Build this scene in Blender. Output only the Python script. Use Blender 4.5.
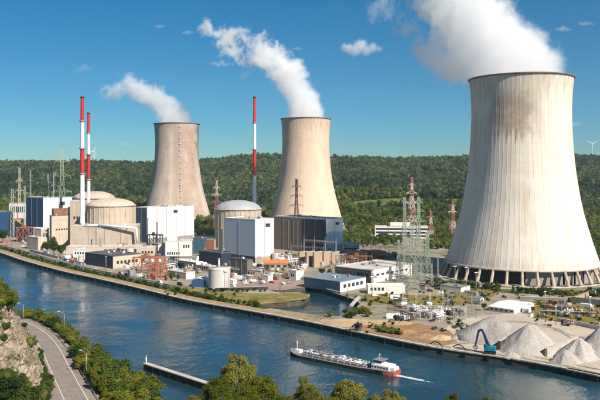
import bpy, bmesh, math, random
import numpy as np
from mathutils import Vector, Matrix, noise as mnoise
from mathutils.geometry import tessellate_polygon

for o in list(bpy.data.objects):
    bpy.data.objects.remove(o)
SC = bpy.context.scene
COL = SC.collection
R = math.radians

# ------------------------------------------------------------------ camera, sky, sun, exposure
CAM_H, F, HOR = 84.0, 700.0, 172.0      # eye height above the plant's plain (m), focal length and horizon row in photo pixels
cd = bpy.data.cameras.new('camera')
cam = bpy.data.objects.new('camera', cd)
COL.objects.link(cam)
cam.location = (0, 0, CAM_H)
cam.rotation_euler = (R(90), 0, 0)
cd.sensor_width = 36.0
cd.lens = F / 600.0 * 36.0
cd.shift_y = -(200.0 - HOR) / 600.0
cd.clip_start = 1.0
cd.clip_end = 40000.0
SC.camera = cam

SUN_AZ, SUN_EL = 42.0, 39.0             # azimuth measured from behind the camera towards its right
world = bpy.data.worlds.new('World')
SC.world = world
world.use_nodes = True
wn, wl = world.node_tree.nodes, world.node_tree.links
wn.clear()
sky = wn.new('ShaderNodeTexSky')
sky.sky_type = 'NISHITA'
sky.sun_disc = False
sky.sun_elevation = R(SUN_EL)
sky.sun_rotation = R(180.0 - SUN_AZ)
sky.altitude = 300
sky.air_density = 1.0
sky.dust_density = 0.0
sky.ozone_density = 3.0
hs = wn.new('ShaderNodeHueSaturation')
hs.inputs['Hue'].default_value = 0.495
hs.inputs['Saturation'].default_value = 1.2
hs.inputs['Value'].default_value = 1.0
bg = wn.new('ShaderNodeBackground')
bg.inputs['Strength'].default_value = 0.06
wo = wn.new('ShaderNodeOutputWorld')
tint = wn.new('ShaderNodeMix'); tint.data_type = 'RGBA'; tint.blend_type = 'MULTIPLY'
tint.inputs[0].default_value = 1.0
# polarised, teal leaning blue of the photograph: deep above, paler towards the horizon all round
wtc = wn.new('ShaderNodeTexCoord'); wsx = wn.new('ShaderNodeSeparateXYZ'); wrp = wn.new('ShaderNodeValToRGB')
wl.new(wtc.outputs['Generated'], wsx.inputs[0]); wl.new(wsx.outputs[2], wrp.inputs[0])
wrp.color_ramp.elements[0].position = 0.0; wrp.color_ramp.elements[0].color = (0.44, 0.70, 0.90, 1)
wrp.color_ramp.elements[1].position = 0.26; wrp.color_ramp.elements[1].color = (0.0, 0.66, 0.87, 1)
wl.new(wrp.outputs[0], tint.inputs[7])
wl.new(sky.outputs[0], hs.inputs['Color'])
wl.new(hs.outputs[0], tint.inputs[6])
wl.new(tint.outputs[2], bg.inputs['Color'])
wl.new(bg.outputs[0], wo.inputs['Surface'])

sd = bpy.data.lights.new('sun', 'SUN')
sd.energy = 5.0
sd.angle = R(0.53)
sd.color = (1.0, 0.91, 0.80)
sun = bpy.data.objects.new('sun', sd)
COL.objects.link(sun)
SV = Vector((math.sin(R(SUN_AZ)) * math.cos(R(SUN_EL)), -math.cos(R(SUN_AZ)) * math.cos(R(SUN_EL)), math.sin(R(SUN_EL))))
sun.rotation_euler = SV.to_track_quat('Z', 'Y').to_euler()
sun.location = (300, -300, 500)

vs = SC.view_settings
vs.view_transform = 'Standard'
vs.look = 'None'
vs.exposure = 0.6
vs.gamma = 1.0
vs.use_curve_mapping = False
SC.render.engine = 'CYCLES'
cy = SC.cycles
cy.max_bounces = 9
cy.diffuse_bounces = 3
cy.glossy_bounces = 3
cy.transmission_bounces = 2
cy.transparent_max_bounces = 6
cy.volume_bounces = 9
cy.volume_step_rate = 0.17
cy.volume_max_steps = 256
cy.use_denoising = True
cy.use_adaptive_sampling = True
cy.adaptive_threshold = 0.025
cy.caustics_reflective = False
cy.caustics_refractive = False

# ------------------------------------------------------------------ placing helpers
def G(px, py, z=0.0):
    """ground point (height z) seen at photo pixel px, py"""
    d = F * (CAM_H - z) / (py - HOR)
    return ((px - 300.0) * d / F, d)
def GV(px, py, z=0.0):
    x, y = G(px, py, z)
    return Vector((x, y, z))
def ZT(py, d):
    return CAM_H - (py - HOR) * d / F
def AT(px, py, d):
    return Vector(((px - 300.0) * d / F, d, ZT(py, d)))

# ------------------------------------------------------------------ object helpers
def tag(o, label=None, cat=None, group=None, kind=None):
    if label: o['label'] = label
    if cat: o['category'] = cat
    if group: o['group'] = group
    if kind: o['kind'] = kind
    return o
def empty(name, loc, rz=0.0, label=None, cat=None, group=None):
    o = bpy.data.objects.new(name, None)
    o.empty_display_size = 1.0
    COL.objects.link(o)
    o.location = loc
    o.rotation_euler = (0, 0, rz)
    return tag(o, label, cat, group)
def copy_tree(o, parent=None):
    c = o.copy()
    COL.objects.link(c)
    c.parent = parent
    for ch in o.children:
        copy_tree(ch, c)
    return c

class MB:
    """collects shapes and links them as one mesh object"""
    def __init__(s):
        s.v, s.f, s.m, s.sm = [], [], [], []
    def add(s, vs_, fs, mi=0, smooth=False):
        b = len(s.v)
        s.v += [tuple(p) for p in vs_]
        for f in fs:
            s.f.append(tuple(i + b for i in f)); s.m.append(mi); s.sm.append(smooth)
        return s
    def box(s, x0, x1, y0, y1, z0, z1, mi=0):
        return s.add([(x0,y0,z0),(x1,y0,z0),(x1,y1,z0),(x0,y1,z0),(x0,y0,z1),(x1,y0,z1),(x1,y1,z1),(x0,y1,z1)],
                     [(0,3,2,1),(4,5,6,7),(0,1,5,4),(1,2,6,5),(2,3,7,6),(3,0,4,7)], mi)
    def bar(s, p, q, r, n=4, mi=0, r2=None, cap=True, smooth=None):
        p, q = Vector(p), Vector(q)
        r2 = r if r2 is None else r2
        d = (q - p)
        if d.length < 1e-6: return s
        d.normalize()
        a = d.orthogonal().normalized() if abs(d.z) < 0.999 else Vector((1, 0, 0))
        if abs(d.z) < 0.999:
            a = d.cross(Vector((0, 0, 1))).normalized()
        b = d.cross(a)
        vs_ = []
        off = math.pi / n
        for c, rr in ((p, r), (q, r2)):
            for i in range(n):
                t = 2 * math.pi * i / n + off
                vs_.append(c + a * (rr * math.cos(t)) + b * (rr * math.sin(t)))
        fs = [(i, (i + 1) % n, n + (i + 1) % n, n + i) for i in range(n)]
        if cap:
            fs += [tuple(range(n - 1, -1, -1)), tuple(range(n, 2 * n))]
        return s.add(vs_, fs, mi, (n > 6) if smooth is None else smooth)
    def lathe(s, prof, n=32, mi=0, c=(0, 0, 0), smooth=True, close=False):
        vs_, fs = [], []
        for (r, z) in prof:
            for i in range(n):
                t = 2 * math.pi * i / n
                vs_.append((c[0] + r * math.cos(t), c[1] + r * math.sin(t), c[2] + z))
        k = len(prof)
        for j in range(k - 1 + (1 if close else 0)):
            j2 = (j + 1) % k
            for i in range(n):
                i2 = (i + 1) % n
                fs.append((j * n + i, j * n + i2, j2 * n + i2, j2 * n + i))
        return s.add(vs_, fs, mi, smooth)
    def build(s, name, mats, parent=None, loc=None):
        me = bpy.data.meshes.new(name)
        me.from_pydata(s.v, [], s.f)
        if not isinstance(mats, (list, tuple)): mats = [mats]
        for m in mats: me.materials.append(m)
        me.polygons.foreach_set('material_index', s.m)
        me.polygons.foreach_set('use_smooth', s.sm)
        me.update()
        o = bpy.data.objects.new(name, me)
        COL.objects.link(o)
        if parent is not None: o.parent = parent
        if loc is not None: o.location = loc
        return o
def bevel(o, w, seg=1):
    m = o.modifiers.new('bevel', 'BEVEL'); m.width = w; m.segments = seg; m.limit_method = 'ANGLE'
    return o
def fast_mesh(name, V, Q, mat, parent=None, nper=4, smooth=False):
    """numpy vertices and quads/triangles to one mesh"""
    me = bpy.data.meshes.new(name)
    V = np.asarray(V, dtype=np.float32); Q = np.asarray(Q, dtype=np.int32)
    me.vertices.add(len(V)); me.vertices.foreach_set('co', V.ravel())
    me.loops.add(Q.size); me.loops.foreach_set('vertex_index', Q.ravel())
    me.polygons.add(len(Q))
    me.polygons.foreach_set('loop_start', np.arange(0, Q.size, nper, dtype=np.int32))
    me.polygons.foreach_set('use_smooth', np.full(len(Q), smooth))
    me.update(calc_edges=True)
    me.materials.append(mat)
    return me
def link(name, me, parent=None, loc=None, rz=None, sc=None):
    o = bpy.data.objects.new(name, me)
    COL.objects.link(o)
    if parent is not None: o.parent = parent
    if loc is not None: o.location = loc
    if rz is not None: o.rotation_euler = (0, 0, rz)
    if sc is not None: o.scale = (sc, sc, sc) if not isinstance(sc, tuple) else sc
    return o
ORD = 'first second third fourth fifth sixth seventh eighth ninth tenth eleventh twelfth thirteenth fourteenth fifteenth sixteenth seventeenth eighteenth nineteenth'.split()
TENS = {2: 'twenty', 3: 'thirty', 4: 'forty', 5: 'fifty', 6: 'sixty', 7: 'seventy', 8: 'eighty', 9: 'ninety'}
def ordinal(k):
    n = k + 1
    if n < 20: return ORD[n - 1]
    t, u = divmod(n, 10)
    return TENS[t][:-1] + 'ieth' if u == 0 else TENS[t] + '-' + ORD[u - 1]
def nz(p, sc=1.0, det=4):
    return mnoise.fractal(Vector(p) * sc, 0.9, 2.1, det)

# ------------------------------------------------------------------ material helpers
class NT:
    def __init__(s, m):
        m.use_nodes = True
        s.m = m; s.n = m.node_tree.nodes; s.l = m.node_tree.links
        s.n.clear()
    def node(s, t, **kw):
        n = s.n.new(t)
        for k, v in kw.items(): setattr(n, k, v)
        return n
    def put(s, sock, v):
        if hasattr(v, 'is_output') or isinstance(v, bpy.types.NodeSocket): s.l.new(v, sock)
        elif v is not None: sock.default_value = v
    def math(s, op, a, b=None, c=None, clamp=False):
        n = s.node('ShaderNodeMath', operation=op); n.use_clamp = clamp
        s.put(n.inputs[0], a)
        if b is not None: s.put(n.inputs[1], b)
        if c is not None: s.put(n.inputs[2], c)
        return n.outputs[0]
    def vmath(s, op, a, b=None):
        n = s.node('ShaderNodeVectorMath', operation=op)
        s.put(n.inputs[0], a)
        if b is not None: s.put(n.inputs[1], b)
        return n.outputs['Value'] if op in ('DISTANCE', 'LENGTH', 'DOT_PRODUCT') else n.outputs[0]
    def pos(s): return s.node('ShaderNodeNewGeometry').outputs['Position']
    def obj(s): return s.node('ShaderNodeTexCoord').outputs['Object']
    def noise(s, v, scale, detail=4.0, rough=0.55, dist=0.0):
        n = s.node('ShaderNodeTexNoise')
        s.put(n.inputs['Vector'], v); n.inputs['Scale'].default_value = scale
        n.inputs['Detail'].default_value = detail; n.inputs['Roughness'].default_value = rough
        n.inputs['Distortion'].default_value = dist
        return n.outputs['Fac']
    def ramp(s, f, pts):
        n = s.node('ShaderNodeValToRGB')
        s.put(n.inputs[0], f)
        e = n.color_ramp.elements
        while len(e) < len(pts): e.new(0.5)
        for el, (p, c) in zip(e, pts):
            el.position = p; el.color = c if len(c) == 4 else (*c, 1)
        return n.outputs[0]
    def mix(s, f, a, b, blend='MIX'):
        n = s.node('ShaderNodeMix', data_type='RGBA', blend_type=blend)
        s.put(n.inputs[0], f); s.put(n.inputs[6], c4(a)); s.put(n.inputs[7], c4(b))
        return n.outputs[2]
    def mrange(s, v, a, b, c=0.0, d=1.0, smooth=False):
        n = s.node('ShaderNodeMapRange')
        if smooth: n.interpolation_type = 'SMOOTHSTEP'
        s.put(n.inputs[0], v)
        for i, x in zip((1, 2, 3, 4), (a, b, c, d)): n.inputs[i].default_value = x
        return n.outputs[0]
    def scale(s, v, sx, sy, sz):
        return s.vmath('MULTIPLY', v, (sx, sy, sz))
    def sep(s, v):
        n = s.node('ShaderNodeSeparateXYZ'); s.put(n.inputs[0], v); return n.outputs
    def comb(s, x, y, z):
        n = s.node('ShaderNodeCombineXYZ')
        for i, v in enumerate((x, y, z)): s.put(n.inputs[i], v)
        return n.outputs[0]
    def bump(s, h, strength=0.3, dist=0.1):
        n = s.node('ShaderNodeBump'); n.inputs['Strength'].default_value = strength
        n.inputs['Distance'].default_value = dist
        s.put(n.inputs['Height'], h); return n.outputs[0]
    def out(s, col, rough=0.8, normal=None, metal=0.0, spec=0.3):
        b = s.node('ShaderNodeBsdfPrincipled')
        s.put(b.inputs['Base Color'], c4(col)); s.put(b.inputs['Roughness'], rough)
        s.put(b.inputs['Metallic'], metal); b.inputs['Specular IOR Level'].default_value = spec
        if normal is not None: s.put(b.inputs['Normal'], normal)
        o = s.node('ShaderNodeOutputMaterial'); s.l.new(b.outputs[0], o.inputs['Surface'])
        return s.m
def c4(c):
    if isinstance(c, tuple) and len(c) == 3: return (*c, 1.0)
    return c
def newmat(name): return NT(bpy.data.materials.new(name))
_mc = {}
def wall_mat(name, col, dirt=0.35, line=0.0, lw=6.0, lh=3.0, rough=0.75, spec=0.25, metal=0.0):
    """plain cladding or render with weather streaks and (line>0) panel joints"""
    if name in _mc: return _mc[name]
    t = newmat(name)
    p = t.obj(); w = t.pos()
    x, y, z = t.sep(p)
    st = t.noise(t.scale(w, 0.5, 0.5, 0.06), 1.0, 5, 0.6)
    bl = t.noise(w, 0.09, 4, 0.6)
    f = t.math('MULTIPLY', t.mrange(st, 0.38, 0.72), t.mrange(bl, 0.3, 0.7))
    dark = tuple(c * 0.55 for c in col[:1]) + tuple(c * 0.5 for c in col[1:])
    c = t.mix(t.math('MULTIPLY', f, dirt * 1.6), col, dark)
    c = t.mix(t.math('MULTIPLY', t.noise(w, 1.3, 3), 0.12), c, tuple(min(1, q * 1.25) for q in col))
    if line > 0:
        u = t.math('ADD', x, y)
        a = t.math('LESS_THAN', t.math('FRACT', t.math('DIVIDE', u, lw)), 0.06)
        b = t.math('LESS_THAN', t.math('FRACT', t.math('DIVIDE', z, lh)), 0.06)
        c = t.mix(t.math('MULTIPLY', t.math('MAXIMUM', a, b), line), c, tuple(q * 0.35 for q in col))
    t.out(c, rough, None, metal, spec)
    _mc[name] = t.m
    return t.m
def flat_mat(name, col, var=0.2, sc=0.5, rough=0.7, metal=0.0, spec=0.3, bump=0.0):
    if name in _mc: return _mc[name]
    t = newmat(name)
    w = t.pos()
    n = t.noise(w, sc, 5, 0.6)
    c = t.mix(t.mrange(n, 0.3, 0.7), tuple(q * (1 - var) for q in col), tuple(min(1, q * (1 + var)) for q in col))
    nn = t.bump(t.noise(w, sc * 6, 4), bump, 0.3) if bump else None
    t.out(c, rough, nn, metal, spec)
    _mc[name] = t.m
    return t.m
STEAM = True
# ------------------------------------------------------------------ materials
WHITE = wall_mat('white cladding', (0.74, 0.73, 0.70), 0.55, 0.3, 7.0, 9.0, 0.5, 0.4)
WHITE2 = wall_mat('white render', (0.74, 0.71, 0.66), 0.4)
CREAM = wall_mat('cream concrete', (0.56, 0.47, 0.36), 0.5, 0.18, 9.0, 30.0)
BEIGE = wall_mat('beige concrete', (0.52, 0.43, 0.33), 0.6, 0.14, 6.5, 12.0)
BLUECL = wall_mat('blue cladding', (0.03, 0.085, 0.19), 0.2, 0.3, 5.0, 7.0, 0.45, 0.4)
PALEBL = wall_mat('pale blue trim and wall shade', (0.42, 0.49, 0.56), 0.25, 0.14, 6.0, 50.0, 0.5, 0.4)  # also carries the bluish shade of the white hall's river face
GREYBL = wall_mat('grey blue cladding', (0.78, 0.79, 0.78), 0.25, 0.15, 5.0, 40.0, 0.5, 0.4)
NAVY = wall_mat('navy cladding', (0.025, 0.035, 0.07), 0.2, 0.3, 6.0, 6.0, 0.5, 0.4)
DARKGR = wall_mat('dark grey cladding', (0.17, 0.145, 0.125), 0.3, 0.4, 4.5, 11.0, 0.55)
MIDGR = wall_mat('mid grey wall', (0.28, 0.27, 0.26), 0.5, 0.2, 6.0, 4.0)
BROWNCL = wall_mat('brown grey cladding', (0.24, 0.19, 0.15), 0.3, 0.4, 4.5, 11.0, 0.55)
TEAL = wall_mat('teal glazing', (0.05, 0.12, 0.17), 0.15, 0.5, 4.0, 3.5, 0.25, 0.6)
TAN = wall_mat('tan wall', (0.42, 0.31, 0.21), 0.5)
BRICK = wall_mat('brick red wall', (0.30, 0.12, 0.07), 0.4)
ROOFW = flat_mat('pale flat roof', (0.55, 0.51, 0.45), 0.18, 0.08)
ROOFG = flat_mat('grey flat roof', (0.22, 0.21, 0.20), 0.25, 0.1)
ROOFD = flat_mat('dark roof', (0.10, 0.095, 0.09), 0.3, 0.15)
ROOFB = flat_mat('blue grey metal roof', (0.20, 0.27, 0.31), 0.15, 0.1, 0.45, 0.2)
ROOFWH = flat_mat('white metal roof', (0.80, 0.78, 0.73), 0.08, 0.2, 0.5)
ORANGE = flat_mat('orange paint', (0.42, 0.15, 0.07), 0.4, 0.4, 0.55)
ORROOF = flat_mat('orange roof', (0.58, 0.18, 0.07), 0.25, 0.3)
RED = flat_mat('red paint', (0.50, 0.025, 0.02), 0.18, 0.08, 0.5)
WPAINT = flat_mat('white paint', (0.80, 0.79, 0.77), 0.06, 0.3, 0.5)
STEELG = flat_mat('pale green galvanised steel', (0.34, 0.39, 0.30), 0.15, 0.2, 0.5, 0.3)
STEEL = flat_mat('grey steel', (0.32, 0.32, 0.31), 0.2, 0.3, 0.5, 0.4)
DKSTEEL = flat_mat('dark steel', (0.06, 0.06, 0.065), 0.3, 0.3, 0.5, 0.3)
RUSTY = flat_mat('rusty brown steel', (0.24, 0.12, 0.075), 0.3, 0.3)
GLASS = flat_mat('dark window glass', (0.03, 0.045, 0.06), 0.2, 0.5, 0.12, 0.0, 0.6)
BLUEP = flat_mat('bright blue paint', (0.02, 0.22, 0.42), 0.15, 0.5, 0.4)
BLACK = flat_mat('black paint', (0.02, 0.02, 0.022), 0.2, 0.5, 0.45)
CONC = flat_mat('pale concrete', (0.48, 0.44, 0.38), 0.22, 0.25, 0.85, bump=0.3)
CONCD = flat_mat('weathered dark concrete', (0.085, 0.072, 0.055), 0.5, 0.3, 0.9, bump=0.4)
ASPH = flat_mat('asphalt', (0.075, 0.072, 0.07), 0.22, 0.3, 0.9, bump=0.2)
BARK = flat_mat('bark', (0.09, 0.065, 0.045), 0.3, 2.0, 0.9, bump=0.5)

def mat_ground():
    t = newmat('plant ground')
    w = t.pos()
    big = t.noise(w, 0.012, 5, 0.6)
    mid = t.noise(w, 0.05, 6, 0.65, 0.4)
    fin = t.noise(w, 0.6, 4, 0.6)
    c = t.ramp(mid, [(0.32, (0.13, 0.115, 0.09)), (0.45, (0.31, 0.255, 0.185)), (0.55, (0.40, 0.33, 0.24)), (0.68, (0.20, 0.155, 0.10))])
    g = t.ramp(fin, [(0.3, (0.07, 0.085, 0.025)), (0.7, (0.20, 0.17, 0.06))])
    m = t.math('MULTIPLY', t.mrange(big, 0.43, 0.56, smooth=True), t.mrange(mid, 0.42, 0.55))
    c = t.mix(m, c, g)
    c = t.mix(0.25, c, t.ramp(fin, [(0.3, (0.10, 0.09, 0.08)), (0.7, (0.5, 0.46, 0.4))]))
    return t.out(c, 0.95, t.bump(fin, 0.4, 0.4))
def mat_grass(name, a, b, sc=0.12, bump=0.9, fade=False):
    t = newmat(name)
    w = t.pos()
    n1 = t.noise(w, sc, 5, 0.65, 0.5); n2 = t.noise(w, sc * 9, 4, 0.65)
    f = t.math('ADD', t.math('MULTIPLY', n1, 0.6), t.math('MULTIPLY', n2, 0.4))
    c = t.mix(t.mrange(f, 0.38, 0.62), a, b)
    t.out(c, 0.95, t.bump(n2, bump, 0.8), spec=0.1)
    if fade:                                   # ragged thinning at the patch's own edge
        at = t.node('ShaderNodeAttribute'); at.attribute_name = 'edge'
        al = t.mrange(t.math('ADD', at.outputs['Fac'], t.math('MULTIPLY', t.math('SUBTRACT', t.noise(w, 0.22, 5, 0.7), 0.5), 2.2)), 0.35, 0.6)
        pr = [n for n in t.n if n.type == 'BSDF_PRINCIPLED'][0]
        t.l.new(al, pr.inputs['Alpha'])
    return t.m
M_GROUND = mat_ground()
M_DRY = mat_grass('dry yellow grass', (0.10, 0.10, 0.025), (0.36, 0.26, 0.07), fade=True)
M_GREEN = mat_grass('green grass', (0.045, 0.075, 0.016), (0.16, 0.16, 0.035), fade=True)
M_SPIT = mat_grass('rough spit grass', (0.10, 0.105, 0.025), (0.36, 0.29, 0.10), fade=True)
M_PATH = mat_grass('sandy towpath', (0.30, 0.21, 0.10), (0.50, 0.38, 0.21), 0.2)
M_SAND = mat_grass('sandy soil', (0.40, 0.27, 0.14), (0.60, 0.45, 0.28), 0.08, fade=True)
M_DIRT = mat_grass('brown soil', (0.24, 0.14, 0.07), (0.46, 0.28, 0.14), 0.12, fade=True)
M_YARD = mat_grass('stone dust yard', (0.40, 0.34, 0.26), (0.56, 0.48, 0.38), 0.06, 0.35, fade=True)
M_PAVE = mat_grass('worn concrete yard', (0.19, 0.165, 0.135), (0.44, 0.38, 0.30), 0.07, fade=True)
M_PINK = mat_grass('reddish gravel yard', (0.28, 0.19, 0.15), (0.42, 0.31, 0.25), 0.08, fade=True)
def mat_gravel(name, a, b):
    t = newmat(name)
    w = t.pos()
    n1 = t.noise(w, 0.10, 5, 0.65, 0.5); n2 = t.noise(w, 1.6, 5, 0.75)
    vo = t.node('ShaderNodeTexVoronoi'); vo.inputs['Scale'].default_value = 1.7; t.l.new(w, vo.inputs['Vector'])
    rill = t.noise(t.scale(w, 0.9, 0.9, 0.15), 1.0, 3, 0.6)
    f = t.math('ADD', t.math('MULTIPLY', n1, 0.45), t.math('ADD', t.math('MULTIPLY', n2, 0.35), t.math('MULTIPLY', rill, 0.2)))
    c = t.mix(t.mrange(f, 0.36, 0.64), a, b)
    c = t.mix(t.mrange(vo.outputs['Distance'], 0.5, 0.1, 0.0, 0.35), c, tuple(q * 0.5 for q in a))
    return t.out(c, 0.95, t.bump(t.math('ADD', n2, t.math('MULTIPLY', vo.outputs['Distance'], -0.6)), 0.7, 0.45), spec=0.1)
M_GRAVEL = mat_gravel('crushed stone', (0.27, 0.245, 0.22), (0.48, 0.445, 0.40))
M_GRAVEL2 = mat_gravel('pale crushed stone', (0.33, 0.30, 0.265), (0.54, 0.50, 0.45))
M_EARTH = mat_grass('brown earth', (0.24, 0.14, 0.07), (0.46, 0.28, 0.14), 0.12, 0.5)
M_SANDS = mat_grass('heaped sand', (0.40, 0.27, 0.14), (0.60, 0.45, 0.28), 0.08, 0.4)
M_VERGE = mat_grass('dark verge grass', (0.035, 0.055, 0.014), (0.10, 0.10, 0.03))
M_HILL = mat_grass('forest floor', (0.018, 0.035, 0.010), (0.05, 0.075, 0.02), 0.03)
M_NEAR = mat_grass('bank undergrowth', (0.035, 0.055, 0.012), (0.11, 0.12, 0.03), 0.15)
M_FIELD = mat_grass('meadow', (0.07, 0.11, 0.02), (0.17, 0.20, 0.04), 0.03)
M_STUB = mat_grass('straw field', (0.34, 0.28, 0.13), (0.44, 0.37, 0.19), 0.05)

def mat_water(name, base, s1=0.16):
    t = newmat(name)
    w = t.pos()
    a = t.noise(t.scale(w, 1.0, 0.8, 1.0), s1, 3, 0.6, 0.3)
    b = t.noise(w, s1 * 4.5, 3, 0.6)
    c = t.noise(w, 0.018, 3, 0.5)
    h = t.math('ADD', t.math('MULTIPLY', a, 1.0), t.math('MULTIPLY', b, 0.25))
    amp = t.mrange(c, 0.38, 0.62, 0.18, 1.0)
    h = t.math('MULTIPLY', h, amp)
    col = t.mix(t.mrange(t.noise(w, 0.012, 4, 0.6, 0.5), 0.35, 0.7), base, tuple(q * 1.7 for q in base))
    b_ = t.bump(h, 0.40, 1.5)
    return t.out(col, 0.10, b_, spec=0.5)
M_WATER = mat_water('river water', (0.010, 0.036, 0.048))

WZ = -2.9                                   # river level
# ------------------------------------------------------------------ the quay line, ground, basin
quay_px = [(-60, 238), (-25, 246), (0, 252.5), (22, 260), (60, 270.5), (90, 277), (130, 286), (186, 299.5), (245, 310), (300, 320), (357, 332), (430, 346.5), (520, 360), (600, 375.5), (680, 392)]
quay = [Vector((*G(*p), 0)) for p in quay_px]
_d0 = (quay[0] - quay[1]).normalized(); quay.insert(0, quay[0] + (_d0 + Vector((0, .35, 0))).normalized() * 900)
_d1 = (quay[-1] - quay[-2]).normalized(); quay.append(quay[-1] + _d1 * 500)
def smooth_line(pts, n=6):
    out = []
    for i in range(len(pts) - 1):
        p0, p1, p2, p3 = pts[max(i - 1, 0)], pts[i], pts[i + 1], pts[min(i + 2, len(pts) - 1)]
        for k in range(n):
            s = k / n
            out.append(0.5 * ((2 * p1) + (p2 - p0) * s + (2 * p0 - 5 * p1 + 4 * p2 - p3) * s * s + (3 * p1 - p0 - 3 * p2 + p3) * s ** 3))
    out.append(pts[-1].copy())
    return out
QL = smooth_line(quay, 6)
def offset_line(L, d):
    """offset to the left of the walking direction (away from the river for the quay)"""
    out = []
    for i, p in enumerate(L):
        a, b = L[max(i - 1, 0)], L[min(i + 1, len(L) - 1)]
        t = (b - a); t.z = 0; t.normalize()
        out.append(p + Vector((-t.y, t.x, 0)) * d)
    return out
def px_of(p): return 300 + F * p.x / p.y
def strip(name, L, d0, d1, z0, z1, mat, parent=None, px0=-1e9, px1=1e9, thick=0.0):
    A, B = offset_line(L, d0), offset_line(L, d1)
    mb = MB(); vs_, fs = [], []
    idx = [i for i in range(len(L)) if px0 <= px_of(L[i]) <= px1]
    for i in idx:
        vs_ += [(A[i].x, A[i].y, z0), (B[i].x, B[i].y, z1)]
    for k in range(len(idx) - 1):
        fs.append((2 * k, 2 * k + 2, 2 * k + 3, 2 * k + 1))
    mb.add(vs_, fs)
    return mb.build(name, mat, parent)
def poly_sheet(name, loops, z, mat, skirt=None):
    pts = [p for lp in loops for p in lp]
    tris = tessellate_polygon([[Vector((p[0], p[1], 0)) for p in lp] for lp in loops])
    mb = MB()
    fs = []
    for t in tris:
        a, b, c = (pts[i] for i in t)
        cr = (b[0] - a[0]) * (c[1] - a[1]) - (b[1] - a[1]) * (c[0] - a[0])
        fs.append(tuple(t) if cr > 0 else (t[0], t[2], t[1]))
    mb.add([(p[0], p[1], z) for p in pts], fs)
    if skirt:
        for lp, zb in skirt:
            n = len(lp)
            vs_ = [(p[0], p[1], z) for p in lp] + [(p[0], p[1], zb) for p in lp]
            mb.add(vs_, [(i, (i + 1) % n, n + (i + 1) % n, n + i) for i in range(n)], 1)
    return mb.build(name, [mat, CONCD])
basin_px = [(268, 290.2), (285, 290), (302, 287.5), (311, 287), (330, 291.6), (343, 295.8), (355, 299.5), (360, 304), (352, 311), (338, 316.5), (315, 315), (290, 311), (258, 306.5), (256, 304.2), (285, 302.8), (300, 301), (309, 297), (310, 294.5), (300, 292.5), (280, 292.5)]
basin = [G(*p) for p in basin_px]
water = MB().add([(-4000, 150, WZ), (4000, 150, WZ), (4000, 2500, WZ), (-4000, 2500, WZ)], [(0, 1, 2, 3)]).build('river', M_WATER)
tag(water, 'wide blue river flowing in front of the power station', 'river', kind='structure')
outer = [(p.x, p.y) for p in QL] + [(2500, 250), (4500, 1250), (-4500, 1250), (-2500, 1100)]
ground = poly_sheet('ground', [outer, basin], 0.0, M_GROUND, skirt=[(basin, -6)])
tag(ground, 'flat pale ground of the power station site', 'ground', kind='structure')

# quay wall: sheet piles, coping, fender posts
qw = empty('quay_wall', QL[40], 0, 'long low concrete quay wall along the far river bank', 'wall')
o0 = QL[40]
def rel(L): return [p - o0 for p in L]
face = MB(); V_, F_ = [], []
A = QL
acc = 0.0
for i, p in enumerate(A):
    V_ += [(p.x - o0.x, p.y - o0.y, -6), (p.x - o0.x, p.y - o0.y, -0.25)]
for k in range(len(A) - 1): F_.append((2 * k, 2 * k + 2, 2 * k + 3, 2 * k + 1))
face.add(V_, F_)
face.build('wall_face', CONCD, qw)
def solid_strip(L, d0, d1, z0, z1, name, mat, parent, px0=-1e9, px1=1e9):
    Aa, Bb = offset_line(L, d0), offset_line(L, d1)
    idx = [i for i in range(len(L)) if px0 <= px_of(L[i]) <= px1]
    vs_, fs = [], []
    for i in idx:
        a, b = Aa[i] - o0, Bb[i] - o0
        vs_ += [(a.x, a.y, z0), (a.x, a.y, z1), (b.x, b.y, z1), (b.x, b.y, z0)]
    for k in range(len(idx) - 1):
        b = 4 * k
        for j in range(4):
            fs.append((b + j, b + 4 + j, b + 4 + (j + 1) % 4, b + (j + 1) % 4))
    return MB().add(vs_, fs).build(name, mat, parent)
solid_strip(QL, -0.35, 1.4, -0.35, 0.22, 'coping', CONC, qw)
post_me = None
dist = 0.0; nxt = 0.0
for i in range(len(QL) - 1):
    a, b = QL[i], QL[i + 1]
    seg = (b - a).length
    if not (-20 < px_of(a) < 640): continue
    while nxt < dist + seg:
        p = a + (b - a) * ((nxt - dist) / seg)
        t = (b - a).normalized(); rz = math.atan2(t.y, t.x)
        if post_me is None:
            po = MB().box(-0.45, 0.45, -0.9, 0.1, -6, -0.1).build('fender_post', BLACK, qw)
            post_me = po.data
        else:
            po = link('fender_post', post_me, qw)
        po.location = p - o0; po.rotation_euler = (0, 0, rz)
        nxt += 11.0
    dist += seg
def sheet(name, label, cat, L, d0, d1, z, mat, px0=-1e9, px1=1e9):
    return tag(strip(name, L, d0, d1, z, z, mat, None, px0, px1), label, cat, kind='structure')
sheet('towpath', 'sandy towpath running along the top of the quay', 'path', QL, 1.4, 9.5, 0.05, M_PATH, -100, 335)
sheet('verge', 'dark green grass verge behind the sandy towpath', 'verge', QL, 9.5, 17, 0.06, M_VERGE, -100, 262)
sheet('service_road', 'grey asphalt service road along the river side of the plant', 'road', QL, 17, 25, 0.08, ASPH, -100, 240)
sheet('road_line', 'white line along the riverside service road', 'road marking', QL, 20.85, 21.15, 0.1, WPAINT, -100, 236)

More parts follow.
